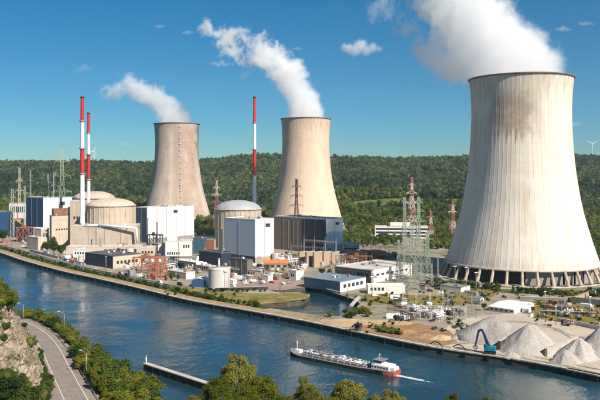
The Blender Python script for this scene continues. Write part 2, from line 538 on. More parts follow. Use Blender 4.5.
def patch(name, label, cat, pts, mat, z, fade=3.5):
    lp = [G(*p) for p in pts]
    L = smooth_line([Vector((*p, 0)) for p in lp + lp[:1]], 5)[:-1]
    L = [Vector((p.x + 2.0 * nz((p.x, p.y, 3), 0.08), p.y + 2.0 * nz((p.x, p.y, 9), 0.08), 0)) for p in L]
    n = len(L)
    area = sum(L[i].x * L[(i + 1) % n].y - L[(i + 1) % n].x * L[i].y for i in range(n))
    sg = 1 if area > 0 else -1
    outer, inner = [], []
    for i in range(n):
        t = (L[(i + 1) % n] - L[i - 1]).normalized(); nrm = Vector((-t.y, t.x, 0)) * sg
        outer.append(L[i] - nrm * fade * .6); inner.append(L[i] + nrm * fade * .4)
    tris = tessellate_polygon([inner])
    fs = []
    for tr in tris:
        a, b_, c = (inner[i] for i in tr)
        cr = (b_.x - a.x) * (c.y - a.y) - (b_.y - a.y) * (c.x - a.x)
        fs.append(tuple(tr) if cr > 0 else (tr[0], tr[2], tr[1]))
    for i in range(n):
        i2 = (i + 1) % n
        q = (n + i, n + i2, i2, i)
        fs.append(q if sg > 0 else q[::-1])
    o = MB().add([(p.x, p.y, z) for p in inner + outer], fs).build(name, mat)
    at = o.data.attributes.new('edge', 'FLOAT', 'POINT')
    at.data.foreach_set('value', [1.6] * n + [-0.8] * n)
    return tag(o, label, cat, kind='structure')
patch('grass_spit', 'yellow green grass spit reaching into the intake basin', 'grass', [(168, 289), (185, 287), (222, 291), (262, 293.8), (300, 293.4), (308.3, 295), (304, 298.5), (285, 301.6), (250, 303.2), (220, 299.5), (190, 294)], M_SPIT, 0.12)
patch('sand_bank', 'pale sandy rim of the grass spit beside the basin', 'sand', [(222, 300), (250, 303), (285, 302.2), (305, 299.5), (303, 300.2), (285, 302.6), (257, 304), (240, 303.8)], M_SAND, 0.16)
patch('dry_meadow', 'dry yellow meadow behind the small switchyard', 'meadow', [(362, 300), (372, 293), (400, 294.5), (440, 293), (490, 289), (492, 296), (470, 303), (440, 305), (400, 303), (375, 305)], M_DRY, 0.12)
patch('green_verge', 'green verge in front of the large cooling tower', 'verge', [(428, 283), (460, 284), (500, 289), (560, 291), (600, 290), (640, 294), (600, 296.5), (540, 294.5), (490, 292), (440, 290)], M_GREEN, 0.1)
patch('scrub_field', 'dry scrub between the white shed and the gravel piles', 'scrub', [(536, 298), (600, 306), (650, 315), (640, 330), (600, 326), (560, 321), (530, 316)], M_DRY, 0.12)
patch('dirt_yard', 'brown bare soil beside the quay', 'soil', [(345, 324), (380, 322), (410, 323), (445, 330), (455, 342), (440, 345), (400, 338), (360, 330.5)], M_DIRT, 0.13)
patch('sand_track', 'pale sandy track between quay and bushes', 'track', [(318, 319), (345, 319.5), (380, 320), (410, 322), (408, 325), (370, 325), (345, 327), (325, 323.5)], M_SAND, 0.15)
patch('stone_yard', 'pale stone dust yard around the gravel piles', 'yard', [(440, 332), (470, 318), (520, 314), (560, 322), (610, 328), (690, 350), (690, 389), (600, 373), (520, 357.5), (448, 346)], M_YARD, 0.1)
patch('concrete_yard', 'worn concrete yard in front of the reactor buildings', 'yard', [(20, 252), (60, 250), (140, 250), (200, 262), (250, 268), (235, 283), (200, 288), (160, 281), (100, 269), (60, 262)], M_PAVE, 0.05)
patch('gravel_yard', 'reddish gravel yard behind the intake basin', 'yard', [(236, 276), (262, 275), (300, 280), (308, 284), (300, 286.5), (280, 288.3), (250, 287.5), (232, 284)], M_PINK, 0.09)

for k_, tr in enumerate([[(452, 343.2), (480, 343), (505, 349), (540, 357.6), (600, 368.8), (600, 370), (540, 358.8), (505, 350.4), (480, 344.6), (452, 344.6)], [(470, 325), (510, 321), (550, 327), (570, 336), (569, 337.4), (549, 328.2), (510, 322.2), (470, 326.4)], [(556, 330), (580, 336), (610, 341), (610, 342.6), (580, 337.6), (555, 331.4)]]):
    patch('wheel_track', ['dark wheel track along the quay edge in the stone yard', 'dark wheel track behind the gravel piles', 'short wheel track at the right side of the stone yard'][k_], 'track', tr, M_PAVE, 0.14 + .01 * k_, 1.6)
# ------------------------------------------------------------------ hills and forest
def Hill(x, y):
    if y < 980: return 0.0
    crest = 113 + 8 * math.sin(x / 420 + 0.6) + 5 * math.sin(x / 170 + 2) + (9 if x > 500 else 0) * min(1, (x - 500) / 400 if x > 500 else 0)
    t = (y - 980) / (2350 - 980)
    s = t * t * (3 - 2 * t) if t < 1 else 1 - 0.25 * min(1, (t - 1))
    return crest * (0.35 * t + 0.65 * s if t < 1 else s) + (13 * nz((x, y, 0), 0.0035, 3) + 8 * math.sin(x / 95.0 + y / 260.0) * (1 - min(1, t) * .55)) * min(1, t * 3)
nx, ny = 120, 60
xs = np.linspace(-3200, 3200, nx); ys = np.linspace(960, 3600, ny)
V_ = [(x, y, Hill(x, y) - (0.3 if y < 985 else 0)) for y in ys for x in xs]
Q_ = [(j * nx + i, j * nx + i + 1, (j + 1) * nx + i + 1, (j + 1) * nx + i) for j in range(ny - 1) for i in range(nx - 1)]
hill = link('hills', fast_mesh('hills', V_, Q_, M_HILL, smooth=True))
tag(hill, 'long wooded hill ridge behind the power station', 'hills', kind='structure')

def leaf_mat(name, a, b, c, trans=0.3, var=0.5, stand=0.0):
    t = newmat(name)
    w = t.pos()
    oi = t.node('ShaderNodeObjectInfo')
    n = t.noise(w, 0.35, 3, 0.6)
    f = t.math('ADD', t.math('MULTIPLY', n, 1 - var), t.math('MULTIPLY', oi.outputs['Random'], var))
    if stand: f = t.math('ADD', f, t.math('MULTIPLY', t.math('SUBTRACT', t.noise(w, 0.006, 4, 0.6), 0.5), stand))
    col = t.ramp(f, [(0.22, a), (0.5, b), (0.8, c)])
    d = t.node('ShaderNodeBsdfDiffuse'); t.put(d.inputs['Color'], col)
    tr = t.node('ShaderNodeBsdfTranslucent')
    t.put(tr.inputs['Color'], t.mix(0.5, col, tuple(min(1, q * 1.6) for q in c)))
    m = t.node('ShaderNodeMixShader'); m.inputs[0].default_value = trans
    t.l.new(d.outputs[0], m.inputs[1]); t.l.new(tr.outputs[0], m.inputs[2])
    o = t.node('ShaderNodeOutputMaterial'); t.l.new(m.outputs[0], o.inputs['Surface'])
    return t.m
LEAF_FAR = leaf_mat('far forest leaves', (0.032, 0.056, 0.032), (0.066, 0.100, 0.048), (0.135, 0.160, 0.062), 0.15, 0.7, 1.7)
LEAF_MID = leaf_mat('woodland leaves', (0.034, 0.066, 0.014), (0.090, 0.130, 0.026), (0.19, 0.20, 0.045), 0.25, 0.6, 1.5)
LEAF_DK = leaf_mat('dark shrub leaves', (0.022, 0.045, 0.010), (0.045, 0.075, 0.016), (0.085, 0.11, 0.024), 0.25, 0.5)
LEAF_NEAR = leaf_mat('bank tree leaves', (0.060, 0.090, 0.012), (0.145, 0.165, 0.022), (0.27, 0.25, 0.045), 0.35, 0.35)
LEAF_OLIVE = leaf_mat('olive tree leaves', (0.09, 0.11, 0.022), (0.20, 0.205, 0.045), (0.33, 0.30, 0.085), 0.35, 0.3)

def crown_mesh(name, seed, rx, ry, rz, zc, nleaf, size, mat, nlobe=14, lobe=0.42, core=True, loose=0.12):
    """leaves scattered over the skins of many small lobes that fill an uneven ellipsoid; base of the thing at z=0"""
    rg = np.random.default_rng(seed)
    cen, rad = [], []
    for k in range(nlobe):
        d = rg.normal(size=3); d /= np.linalg.norm(d)
        if d[2] < -0.5: d[2] *= -0.5
        q = rg.uniform(0.45, 0.85) if k else 0.0
        cen.append(np.array([d[0] * rx * q, d[1] * ry * q, zc + d[2] * rz * q]))
        rad.append(rg.uniform(0.65, 1.15) * lobe * (1.3 if k == 0 else 1.0))
    cen, rad = np.array(cen), np.array(rad)
    w = rad ** 2; w /= w.sum()
    li = rg.choice(nlobe, nleaf, p=w)
    n = rg.normal(size=(nleaf, 3)); n /= np.linalg.norm(n, axis=1)[:, None]
    n[:, 2] = np.where(n[:, 2] < -0.35, -n[:, 2], n[:, 2])
    rr = rg.uniform(0.55, 1.0 + loose, nleaf)[:, None]
    P = cen[li] + n * rr * (rad[li][:, None] * np.array([rx, ry, rz]))
    P[:, 2] = np.maximum(P[:, 2], size * 0.5)
    nn = n * 0.9 + rg.normal(size=(nleaf, 3)) * 0.55
    nn /= np.linalg.norm(nn, axis=1)[:, None]
    a = np.cross(nn, rg.normal(size=(nleaf, 3))); a /= np.linalg.norm(a, axis=1)[:, None]
    b = np.cross(nn, a)
    s = (size * rg.uniform(0.55, 1.3, nleaf))[:, None]
    V = np.stack([P - a * s, P - b * s * 0.6 + nn * s * 0.15, P + a * s, P + b * s * 0.6 + nn * s * 0.15], 1).reshape(-1, 3)
    Q = np.arange(nleaf * 4).reshape(-1, 4)
    if core:
        bm = bmesh.new(); bmesh.ops.create_icosphere(bm, subdivisions=2, radius=1.0)
        cv = np.array([v.co[:] for v in bm.verts]); cf = np.array([[v.index for v in f.verts] + [f.verts[2].index] for f in bm.faces]); bm.free()
        # triangles of the dark heart are written as thin quads: split into separate list instead
        cq = []
        cvv = cv * np.array([rx, ry, rz]) * 0.62 + np.array([0, 0, zc])
        base = len(V)
        V = np.vstack([V, cvv])
        me = bpy.data.meshes.new(name)
        faces = [tuple(q) for q in Q.tolist()] + [tuple((base + f[:3]).tolist()) for f in cf]
        me.from_pydata(V.tolist(), [], faces); me.materials.append(mat); me.update()
        return me
    return fast_mesh(name, V, Q, mat)

proto = bpy.data.collections.new('forest_crowns')      # only a source for the scattered far forest
def proto_obj(me):
    o = bpy.data.objects.new(me.name, me); proto.objects.link(o); return o
for k in range(6):
    proto_obj(crown_mesh('far_crown', 50 + k, 6.5, 6.5, 5.5 + (k % 3) * 1.6, 6.5, 320, 0.95, LEAF_FAR, 12, 0.40))
proto2 = bpy.data.collections.new('woodland_crowns')
for k in range(5):
    me = crown_mesh('wood_crown', 80 + k, 5.5, 5.5, 5.5 + (k % 3) * 1.5, 6.0, 420, 0.75, LEAF_MID, 12, 0.40)
    o = bpy.data.objects.new(me.name, me); proto2.objects.link(o)

def scatter(name, pts, coll, smin, smax, seed, label, cat):
    me = bpy.data.meshes.new(name)
    me.from_pydata([tuple(p) for p in pts], [], [])
    o = bpy.data.objects.new(name, me); COL.objects.link(o)
    ng = bpy.data.node_groups.new(name + '_scatter', 'GeometryNodeTree')
    ng.interface.new_socket('Geometry', in_out='INPUT', socket_type='NodeSocketGeometry')
    ng.interface.new_socket('Geometry', in_out='OUTPUT', socket_type='NodeSocketGeometry')
    n = ng.nodes
    gi = n.new('NodeGroupInput'); go = n.new('NodeGroupOutput')
    ip = n.new('GeometryNodeInstanceOnPoints'); ip.inputs['Pick Instance'].default_value = True
    ci = n.new('GeometryNodeCollectionInfo'); ci.inputs['Collection'].default_value = coll
    ci.inputs['Separate Children'].default_value = True; ci.inputs['Reset Children'].default_value = True
    rs = n.new('FunctionNodeRandomValue'); rs.data_type = 'FLOAT'
    rs.inputs[2].default_value = smin; rs.inputs[3].default_value = smax; rs.inputs['Seed'].default_value = seed
    rr = n.new('FunctionNodeRandomValue'); rr.data_type = 'FLOAT_VECTOR'
    rr.inputs[0].default_value = (0, 0, 0); rr.inputs[1].default_value = (0.12, 0.12, 6.28); rr.inputs['Seed'].default_value = seed + 1
    L = ng.links
    L.new(gi.outputs[0], ip.inputs['Points']); L.new(ci.outputs[0], ip.inputs['Instance'])
    L.new(rs.outputs[1], ip.inputs['Scale']); L.new(rr.outputs[0], ip.inputs['Rotation'])
    L.new(ip.outputs[0], go.inputs[0])
    md = o.modifiers.new('scatter', 'NODES'); md.node_group = ng
    return tag(o, label, cat, kind='stuff')
rg = random.Random(4)
def field(x, y):
    """open ground on the slope"""
    px = 300 + F * x / y
    if 345 < px < 470 and 1120 + 0.05 * x < y < 1150 + 0.05 * x: return True
    if 350 < px < 480 and 1290 < y < 1345: return True
    return False
far, wood = [], []
y = 1015.0
while y < 2600:
    step = 9.0 + (y - 1000) * 0.0022
    half = 0.47 * y + 60
    x = -half
    while x < half:
        xx, yy = x + rg.uniform(-4, 4), y + rg.uniform(-4, 4)
        x += step * rg.uniform(0.8, 1.2)
        if field(xx, yy): continue
        h = Hill(xx, yy)
        g = nz((xx, yy, 5), 0.006, 3)
        if yy < 1330 + 200 * nz((xx, 2, 5), 0.003, 2):
            if g > 0.42: continue
            wood.append((xx, yy, h - 1.5))
        else:
            far.append((xx, yy, h - 1.5))
    y += step
scatter('hill_forest', far, proto, 0.5, 1.6, 3, 'dark green forest covering the hill ridge', 'forest')
scatter('slope_woodland', wood, proto2, 0.4, 1.35, 7, 'lighter green woodland at the foot of the hill', 'woodland')
def hill_patch(name, label, cat, px0, px1, y0, y1, mat, dz=0.5):
    n = 24
    vs_, fs = [], []
    for j in range(4):
        for i in range(n + 1):
            px = px0 + (px1 - px0) * i / n
            y = y0 + (y1 - y0) * j / 3
            x = (px - 300) * y / F
            vs_.append((x, y, Hill(x, y) + dz))
    for j in range(3):
        for i in range(n):
            fs.append((j * (n + 1) + i, j * (n + 1) + i + 1, (j + 1) * (n + 1) + i + 1, (j + 1) * (n + 1) + i))
    return tag(MB().add(vs_, fs, 0, True).build(name, mat), label, cat, kind='structure')
hill_patch('straw_field', 'narrow straw coloured field between dark hedges on the slope', 'field', 340, 475, 1118, 1155, M_STUB)
hill_patch('meadow', 'light green meadow halfway up the wooded slope', 'meadow', 348, 482, 1288, 1348, M_FIELD)
# ------------------------------------------------------------------ cooling towers
def interp(tab, z):
    for (z0, r0), (z1, r1) in zip(tab, tab[1:]):
        if z0 <= z <= z1:
            i = tab.index((z0, r0))
            pm = tab[max(i - 1, 0)]; pn = tab[min(i + 2, len(tab) - 1)]
            m0 = (r1 - pm[1]) / (z1 - pm[0]) if z1 != pm[0] else 0
            m1 = (pn[1] - r0) / (pn[0] - z0)
            h = z1 - z0; s = (z - z0) / h
            return (2*s**3 - 3*s*s + 1)*r0 + (s**3 - 2*s*s + s)*h*m0 + (-2*s**3 + 3*s*s)*r1 + (s**3 - s*s)*h*m1
    return tab[-1][1]
def mat_tower(name, light, dark, nrib, stain_shade):
    t = newmat(name)
    p = t.obj()
    x, y, z = t.sep(p)
    ang = t.math('ARCTAN2', x, t.math('MULTIPLY', y, -1.0))       # 0 faces the river, positive to the right
    cyl = t.comb(t.math('MULTIPLY', ang, 40.0), t.math('MULTIPLY', z, 0.07), 0.0)
    cyl2 = t.comb(t.math('MULTIPLY', ang, 40.0), z, 0.0)
    streak = t.noise(cyl, 0.55, 5, 0.65)
    streak2 = t.noise(cyl, 0.09, 4, 0.6)
    blot = t.noise(cyl2, 0.03, 5, 0.65, 0.4)
    c = t.mix(t.mrange(streak, 0.35, 0.72), light, tuple(a * 0.82 for a in light))
    c = t.mix(t.math('MULTIPLY', t.mrange(streak2, 0.42, 0.68), t.mrange(blot, 0.42, 0.62)), c, dark)
    rib = t.math('ABSOLUTE', t.math('SUBTRACT', t.math('FRACT', t.math('MULTIPLY', ang, nrib / (2 * math.pi))), 0.5))
    ribm = t.math('MULTIPLY', t.math('MULTIPLY', t.mrange(rib, 0.44, 0.48), 0.30), t.mrange(t.noise(cyl2, 0.045, 4, 0.6), 0.3, 0.7))
    c = t.mix(ribm, c, tuple(a * 0.45 for a in light))
    lift = t.math('ABSOLUTE', t.math('SUBTRACT', t.math('FRACT', t.math('DIVIDE', z, 7.6)), 0.5))
    c = t.mix(t.math('MULTIPLY', t.mrange(lift, 0.46, 0.49), 0.16), c, tuple(a * 0.45 for a in light))
    # damp runs below the rim and above the lintel
    wet = t.math('MULTIPLY', t.mrange(t.math('ADD', z, t.math('MULTIPLY', streak, 40.0)), 158, 182), t.mrange(streak, 0.3, 0.6))
    c = t.mix(t.math('MULTIPLY', wet, 0.45), c, tuple(a * 0.35 for a in dark))
    foot = t.math('MULTIPLY', t.mrange(z, 22, 11), t.mrange(streak, 0.35, 0.65))
    c = t.mix(t.math('MULTIPLY', foot, 0.5), c, tuple(a * 0.6 for a in dark))
    if stain_shade:  # dirt on the near tower, painted cast shadow on the left one
        a0, a1, z0, z1, k = stain_shade
        sa = t.math('MULTIPLY', t.mrange(ang, a0 - 0.22, a0 + 0.05, smooth=True), t.mrange(ang, a1 + 0.18, a1 - 0.22, smooth=True))
        zz = t.math('ADD', z, t.math('MULTIPLY', t.math('SUBTRACT', streak, 0.5), 45.0))
        sz = t.math('MULTIPLY', t.mrange(zz, z0 - 6, z0 + 5, smooth=True), t.mrange(zz, z1 + 9, z1 - 9, smooth=True))
        sm = t.math('MULTIPLY', t.math('MULTIPLY', sa, sz), t.mrange(t.noise(cyl2, 0.07, 5, 0.7), 0.2, 0.5))
        c = t.mix(t.math('MULTIPLY', sm, k), c, (0.24, 0.16, 0.105))
    n = t.bump(t.math('ADD', streak, t.mrange(rib, 0.40, 0.47)), 0.25, 0.4)
    return t.out(c, 0.9, n, spec=0.15)
def cooling_tower(label, loc, tab, top, zb, ncol, nrib, mat, colr, lad=None, curtain=None):
    th = empty('cooling_tower', (loc[0], loc[1], 0), 0, label, 'cooling tower', 'concrete cooling towers')
    NS = nrib * 4
    zs = [zb + (top - zb) * k / 64 for k in range(65)]
    V, Q = [], []
    for z in zs:
        r = interp(tab, z)
        for i in range(NS):
            rr = r + (0.03 if i % 4 == 0 else 0.0)
            t = 2 * math.pi * i / NS
            V.append((rr * math.cos(t), rr * math.sin(t), z))
    nr = len(zs)
    for j in range(nr - 1):
        for i in range(NS):
            Q.append((j * NS + i, j * NS + (i + 1) % NS, (j + 1) * NS + (i + 1) % NS, (j + 1) * NS + i))
    b = len(V)                                        # inner skin
    zi = zs[::4]
    for z in zi:
        r = interp(tab, z) - 0.9
        for i in range(NS):
            t = 2 * math.pi * i / NS
            V.append((r * math.cos(t), r * math.sin(t), z))
    for j in range(len(zi) - 1):
        for i in range(NS):
            Q.append((b + j * NS + i, b + (j + 1) * NS + i, b + (j + 1) * NS + (i + 1) % NS, b + j * NS + (i + 1) % NS))
    for i in range(NS):
        i2 = (i + 1) % NS
        Q.append((i, b + i, b + i2, i2))
        Q.append(((nr - 1) * NS + i, (nr - 1) * NS + i2, b + (len(zi) - 1) * NS + i2, b + (len(zi) - 1) * NS + i))
    me = fast_mesh('shell', V, Q, mat, smooth=False)
    link('shell', me, th)
    rt = interp(tab, top)
    MB().lathe([(rt + 0.1, top - 0.9), (rt + 0.9, top - 0.7), (rt + 0.9, top + 0.3), (rt - 1.2, top + 0.3), (rt - 1.2, top - 0.9)], 96, close=True).build('rim', CONC_RIM, th)
    rb = interp(tab, zb)
    MB().lathe([(rb - 1.2, zb - 0.2), (rb + 0.5, zb - 0.2), (rb + 0.5, zb + 1.3), (rb - 1.2, zb + 1.3)], 96, close=True).build('lintel_ring', CONC, th)
    slope = (interp(tab, zb) - interp(tab, zb + 8)) / 8
    rf = rb + slope * zb + 1.0
    cme = None
    for k in range(ncol):
        t = 2 * math.pi * (k + 0.35) / ncol
        if cme is None:
            mb = MB()
            mb.bar((rf, 0, -0.3), (rb - 0.3, 0, zb - 0.1), colr * 1.25, 8, r2=colr * 0.95, smooth=False)
            mb.box(rf - 2.4, rf + 2.4, -colr * 1.8, colr * 1.8, 0.0, 1.0)
            o = mb.build('column', CONC_TAN, th); cme = o.data
        else:
            o = link('column', cme, th)
        o.rotation_euler = (0, 0, t)
    MB().lathe([(rf + 4, 0.02), (rf + 4, 1.0), (rf + 3.2, 1.0), (rf + 3.2, 0.02)], 96, close=True).build('basin_wall', CONC, th)
    MB().lathe([(rb - 9, 0), (rb - 9, zb - 1), (rb - 12, zb - 1)], 64).build('fill_pack', DARKFILL, th)
    if curtain:
        a0, a1, n = curtain
        pme = None
        for k in range(n):
            a = a0 + (a1 - a0) * (k + 0.5) / n
            w = (a1 - a0) / n * (rb - 4) * 0.40
            if pme is None:
                o = MB().box(-w, w, -0.25, 0.25, 0.2, zb - 0.6).build('air_inlet_panel', PANELG, th); pme = o.data
            else: o = link('air_inlet_panel', pme, th)
            o.location = ((rb - 4) * math.sin(a), -(rb - 4) * math.cos(a), 0)
            o.rotation_euler = (0, 0, a)
    if lad is not None:
        mb = MB()
        d = Vector((math.sin(lad), -math.cos(lad), 0)); s = Vector((math.cos(lad), math.sin(lad), 0))
        prev = None
        k = 0
        z = zb + 1
        while z < top - 2:
            r = interp(tab, z) + 1.1
            q = d * r + Vector((0, 0, z))
            if prev is not None:
                for e in (-0.8, 0.8): mb.bar(prev + s * e, q + s * e, 0.22)
                if k % 3 == 0:
                    mb.add([q + s * -1.2 - d * 0.9, q + s * 1.2 - d * 0.9, q + s * 1.2 + d * .8, q + s * -1.2 + d * .8], [(0, 1, 2, 3)])
                    mb.add([q + s * -1.2 + d * .8, q + s * 1.2 + d * .8, q + s * 1.2 + d * .8 + Vector((0, 0, 1.3)), q + s * -1.2 + d * .8 + Vector((0, 0, 1.3))], [(0, 1, 2, 3)])
            prev = q; k += 1; z += 3.0
        mb.build('ladder', PANELG2, th)
    return th
PANELG2 = flat_mat('dull white ladder', (0.6, 0.57, 0.52), .1, .3)
CONC_TAN = flat_mat('tan column concrete', (0.46, 0.37, 0.28), 0.25, 0.3, 0.85)
CONC_RIM = flat_mat('dark wet rim concrete', (0.16, 0.13, 0.11), 0.3, 0.3, 0.8)
DARKFILL = flat_mat('dark fill packing', (0.035, 0.034, 0.035), 0.4, 0.5, 0.9)
PANELG = wall_mat('grey inlet panel', (0.34, 0.30, 0.29), 0.8)
TAB3 = [(0.0, 64.0), (6.3, 62.2), (12, 60.0), (34, 52.9), (55, 47.2), (77.5, 43.3), (90.5, 41.6), (110, 40.0), (132, 39.2), (148, 39.8), (160, 41.0)]
TAB12 = [(0.0, 57.0), (8, 54.6), (29, 48.6), (58, 41.0), (75, 37.8), (90, 35.8), (115, 33.9), (132, 33.7), (148, 34.4), (160, 35.4)]
T3 = (180.6, 573.0); T2 = (8.3, 1004.0); T1 = (-195.0, 1108.0)
MT3 = mat_tower('near tower concrete', (0.75, 0.675, 0.575), (0.53, 0.43, 0.33), 80, (-0.80, 0.02, 112, 146, 0.66))
MT2 = mat_tower('middle tower concrete', (0.70, 0.535, 0.40), (0.52, 0.37, 0.26), 72, None)
MT1 = mat_tower('left tower concrete', (0.60, 0.48, 0.39), (0.34, 0.25, 0.19), 72, (0.12, 1.15, 12, 150, 0.5))  # last tuple paints a cast shadow over the right side of the shell
cooling_tower('largest nearest cooling tower with dark staining below its rim', T3, TAB3, 160.0, 10.5, 36, 80, MT3, 1.05, None, (-0.2618, 1.3090, 9))
cooling_tower('middle cooling tower rising behind the dark turbine hall', T2, TAB12, 160.0, 9.0, 32, 72, MT2, 0.7)
cooling_tower('leftmost farthest cooling tower with white ladder down its side', T1, TAB12, 160.0, 9.0, 32, 72, MT1, 0.7, 0.31)

# ------------------------------------------------------------------ steam and clouds
def steam_mat(name, blobs, dens, amp, nscale, edge, detail=5, k=6.0, aniso=0.0, rim=0):
    t = newmat(name)
    p = t.obj()
    nzv = t.node('ShaderNodeTexNoise'); nzv.inputs['Scale'].default_value = nscale * 0.6; nzv.inputs['Detail'].default_value = 2
    t.l.new(p, nzv.inputs['Vector'])
    off = t.vmath('MULTIPLY', t.vmath('SUBTRACT', nzv.outputs['Color'], (0.5, 0.5, 0.5)), (amp * 1.1,) * 3)
    q = t.vmath('ADD', p, off)
    cur = None
    for c, r in blobs:
        d = t.math('SUBTRACT', t.vmath('DISTANCE', q, tuple(c)), r)
        cur = d if cur is None else t.math('SMOOTH_MIN', cur, d, k)
    n = t.noise(q, nscale * 1.15, detail, 0.62, 0.0)
    bil = t.math('ABSOLUTE', t.math('SUBTRACT', t.math('MULTIPLY', t.noise(p, nscale * 2.4, 3.0, 0.55), 2.0), 1.0))   # cauliflower lumps
    f = t.math('ADD', t.math('MULTIPLY', t.math('SUBTRACT', n, 0.5), amp * 3.3), t.math('MULTIPLY', t.math('SUBTRACT', 0.25, bil), amp * 1.5))
    if rim: f = t.math('MULTIPLY', f, t.mrange(t.sep(p)[2], 0.0, rim, 0.25, 1.0))    # steam leaves the mouth as one solid column
    f = t.math('SUBTRACT', f, cur)
    m = t.mrange(f, 0.0, edge, 0.0, 1.0, True)
    de = t.math('MULTIPLY', m, dens)
    v = t.node('ShaderNodeVolumePrincipled')
    v.inputs['Color'].default_value = (0.998, 0.998, 0.998, 1)
    v.inputs['Anisotropy'].default_value = aniso
    t.l.new(de, v.inputs['Density'])
    o = t.node('ShaderNodeOutputMaterial'); t.l.new(v.outputs[0], o.inputs['Volume'])
    return t.m
def steam(name, label, cat, loc, blobs, dens, amp, nscale, edge, voxel, pad, k=6.0, group=None, rim=0):
    loc = Vector(loc)
    bl = [(Vector(c) - loc, r) for c, r in blobs]
    bm = bmesh.new()
    for c, r in bl:
        bmesh.ops.create_icosphere(bm, subdivisions=2, radius=r + pad, matrix=Matrix.Translation(c))
    me = bpy.data.meshes.new(name); bm.to_mesh(me); bm.free()
    o = bpy.data.objects.new(name, me); COL.objects.link(o)
    o.location = loc
    rm = o.modifiers.new('remesh', 'REMESH'); rm.mode = 'VOXEL'; rm.voxel_size = voxel
    me.materials.append(steam_mat(name, bl, dens, amp, nscale, edge, k=k, rim=rim))
    return tag(o, label, cat, group)
def chain(pts, d, drift=0.0):
    """blobs along photo pixels (px, py, radius px) at depth d, drifting away from the camera"""
    out = []
    x0 = pts[0][0]
    for px, py, r in pts:
        dd = d + drift * (x0 - px)
        out.append((AT(px, py, dd), r * dd / F))
    return out
if STEAM:
    p3 = [(520, 88, 43), (518, 76, 44), (511, 64, 42), (500, 50, 37), (486, 36, 35), (472, 20, 33), (462, 2, 32), (454, -18, 34), (448, -42, 40), (474, 64, 26), (456, 62, 20), (440, 56, 18), (427, 49, 16), (415, 42, 14), (405, 34, 12), (480, 52, 30), (440, 12, 18), (450, 36, 20)]
    steam('steam_plume', 'broad white steam plume pouring from the largest cooling tower', 'steam', (T3[0], T3[1], 160), chain(p3, 573, 1.2), 0.045, 22, 0.024, 8, 4.0, 26, 8.0, 'steam plumes', 70)
    p2 = [(305.5, 123, 19), (305, 114, 19.5), (302, 102, 18.5), (295, 88, 17.5), (286, 74, 17), (276, 63, 16), (265, 54, 14), (256, 46, 11), (249, 40, 7), (240, 46, 5), (229, 39, 7), (218, 33, 7), (208, 28, 6), (245, 62, 6), (241, 74, 5), (236, 50, 7), (250, 55, 8)]
    steam('steam_plume', 'tall white steam plume rising leftwards from the middle cooling tower', 'steam', (T2[0], T2[1], 160), chain(p2, 1004, 0.3), 0.065, 20, 0.025, 9, 4.0, 26, 8.0, 'steam plumes', 80)
    p1 = [(175.5, 127, 17), (174, 119, 17.5), (167, 110, 16), (158, 103, 14.5), (148, 98, 13), (139, 94, 12), (131, 87, 10.5), (125, 81, 8), (117, 88, 9.5), (108, 90, 8), (101, 89, 5)]
    steam('steam_plume', 'thin white steam plume drifting left from the farthest cooling tower', 'steam', (T1[0], T1[1], 160), chain(p1, 1108, 0.3), 0.05, 19, 0.024, 10, 4.0, 25, 8.0, 'steam plumes', 80)
    p4 = [(382, 4, 8), (377, 10, 6), (388, 12, 6), (383, -6, 9), (392, 3, 5)]
    steam('steam_wisp', 'loose torn puff of steam at the top edge of the sky', 'steam', AT(382, 5, 640), chain(p4, 640, 0), 0.03, 13, 0.05, 10, 4.0, 9, 6.0)
    CL = [(361, 49, 20, 6.0, 'flat white cloud between the two right hand steam plumes'),
          (222, 64, 12, 3.0, 'small flat cloud left of the middle steam plume'),
          (160, 26.5, 7, 1.7, 'tiny cloud high in the left part of the sky'),
          (188, 32, 5, 2.0, 'tiny cloud just left of the torn end of the middle plume'),
          (563, 29, 8, 2.2, 'lower of two tiny clouds right of the big plume'),
          (586, 24, 8, 2.0, 'upper of two tiny clouds at the right edge of the sky'),
          (573, 124, 9, 2.2, 'tiny cloud touching the right side of the largest tower'),
          (127, 144, 7, 2.0, 'tiny cloud low above the hills left of the farthest tower'),
          (61, 141, 9, 2.2, 'faint low cloud above the hills at the far left'),
          (298, 49, 6, 1.6, 'tiny cloud directly right of the middle steam plume'),
          (83, 69, 8, 3.5, 'faint puff alone in the left part of the sky')]
    for px, py, w, h, lab in CL:
        d = 5200.0
        bl = []
        rr = random.Random(int(px))
        n = 7
        for k_ in range(n):
            u = -1 + 2 * (k_ + 0.5) / n
            r = h * (0.55 + 0.55 * (1 - u * u)) * rr.uniform(0.8, 1.15)
            bl.append((px + u * w, py + h * 0.55 - r * 0.75 + rr.uniform(-.3, .3) * h, r))
        dn = 0.004 if 'faint' in lab else (0.016 if w > 15 else 0.012)
        steam('cloud', lab, 'cloud', AT(px, py, d), chain(bl, d, 0), dn, h * d / F * 0.85, 0.0055 * 5.0 / max(h, 2.2), h * d / F * 0.7, h * d / F * 0.4, h * d / F * 0.7, 10.0, 'small clouds')
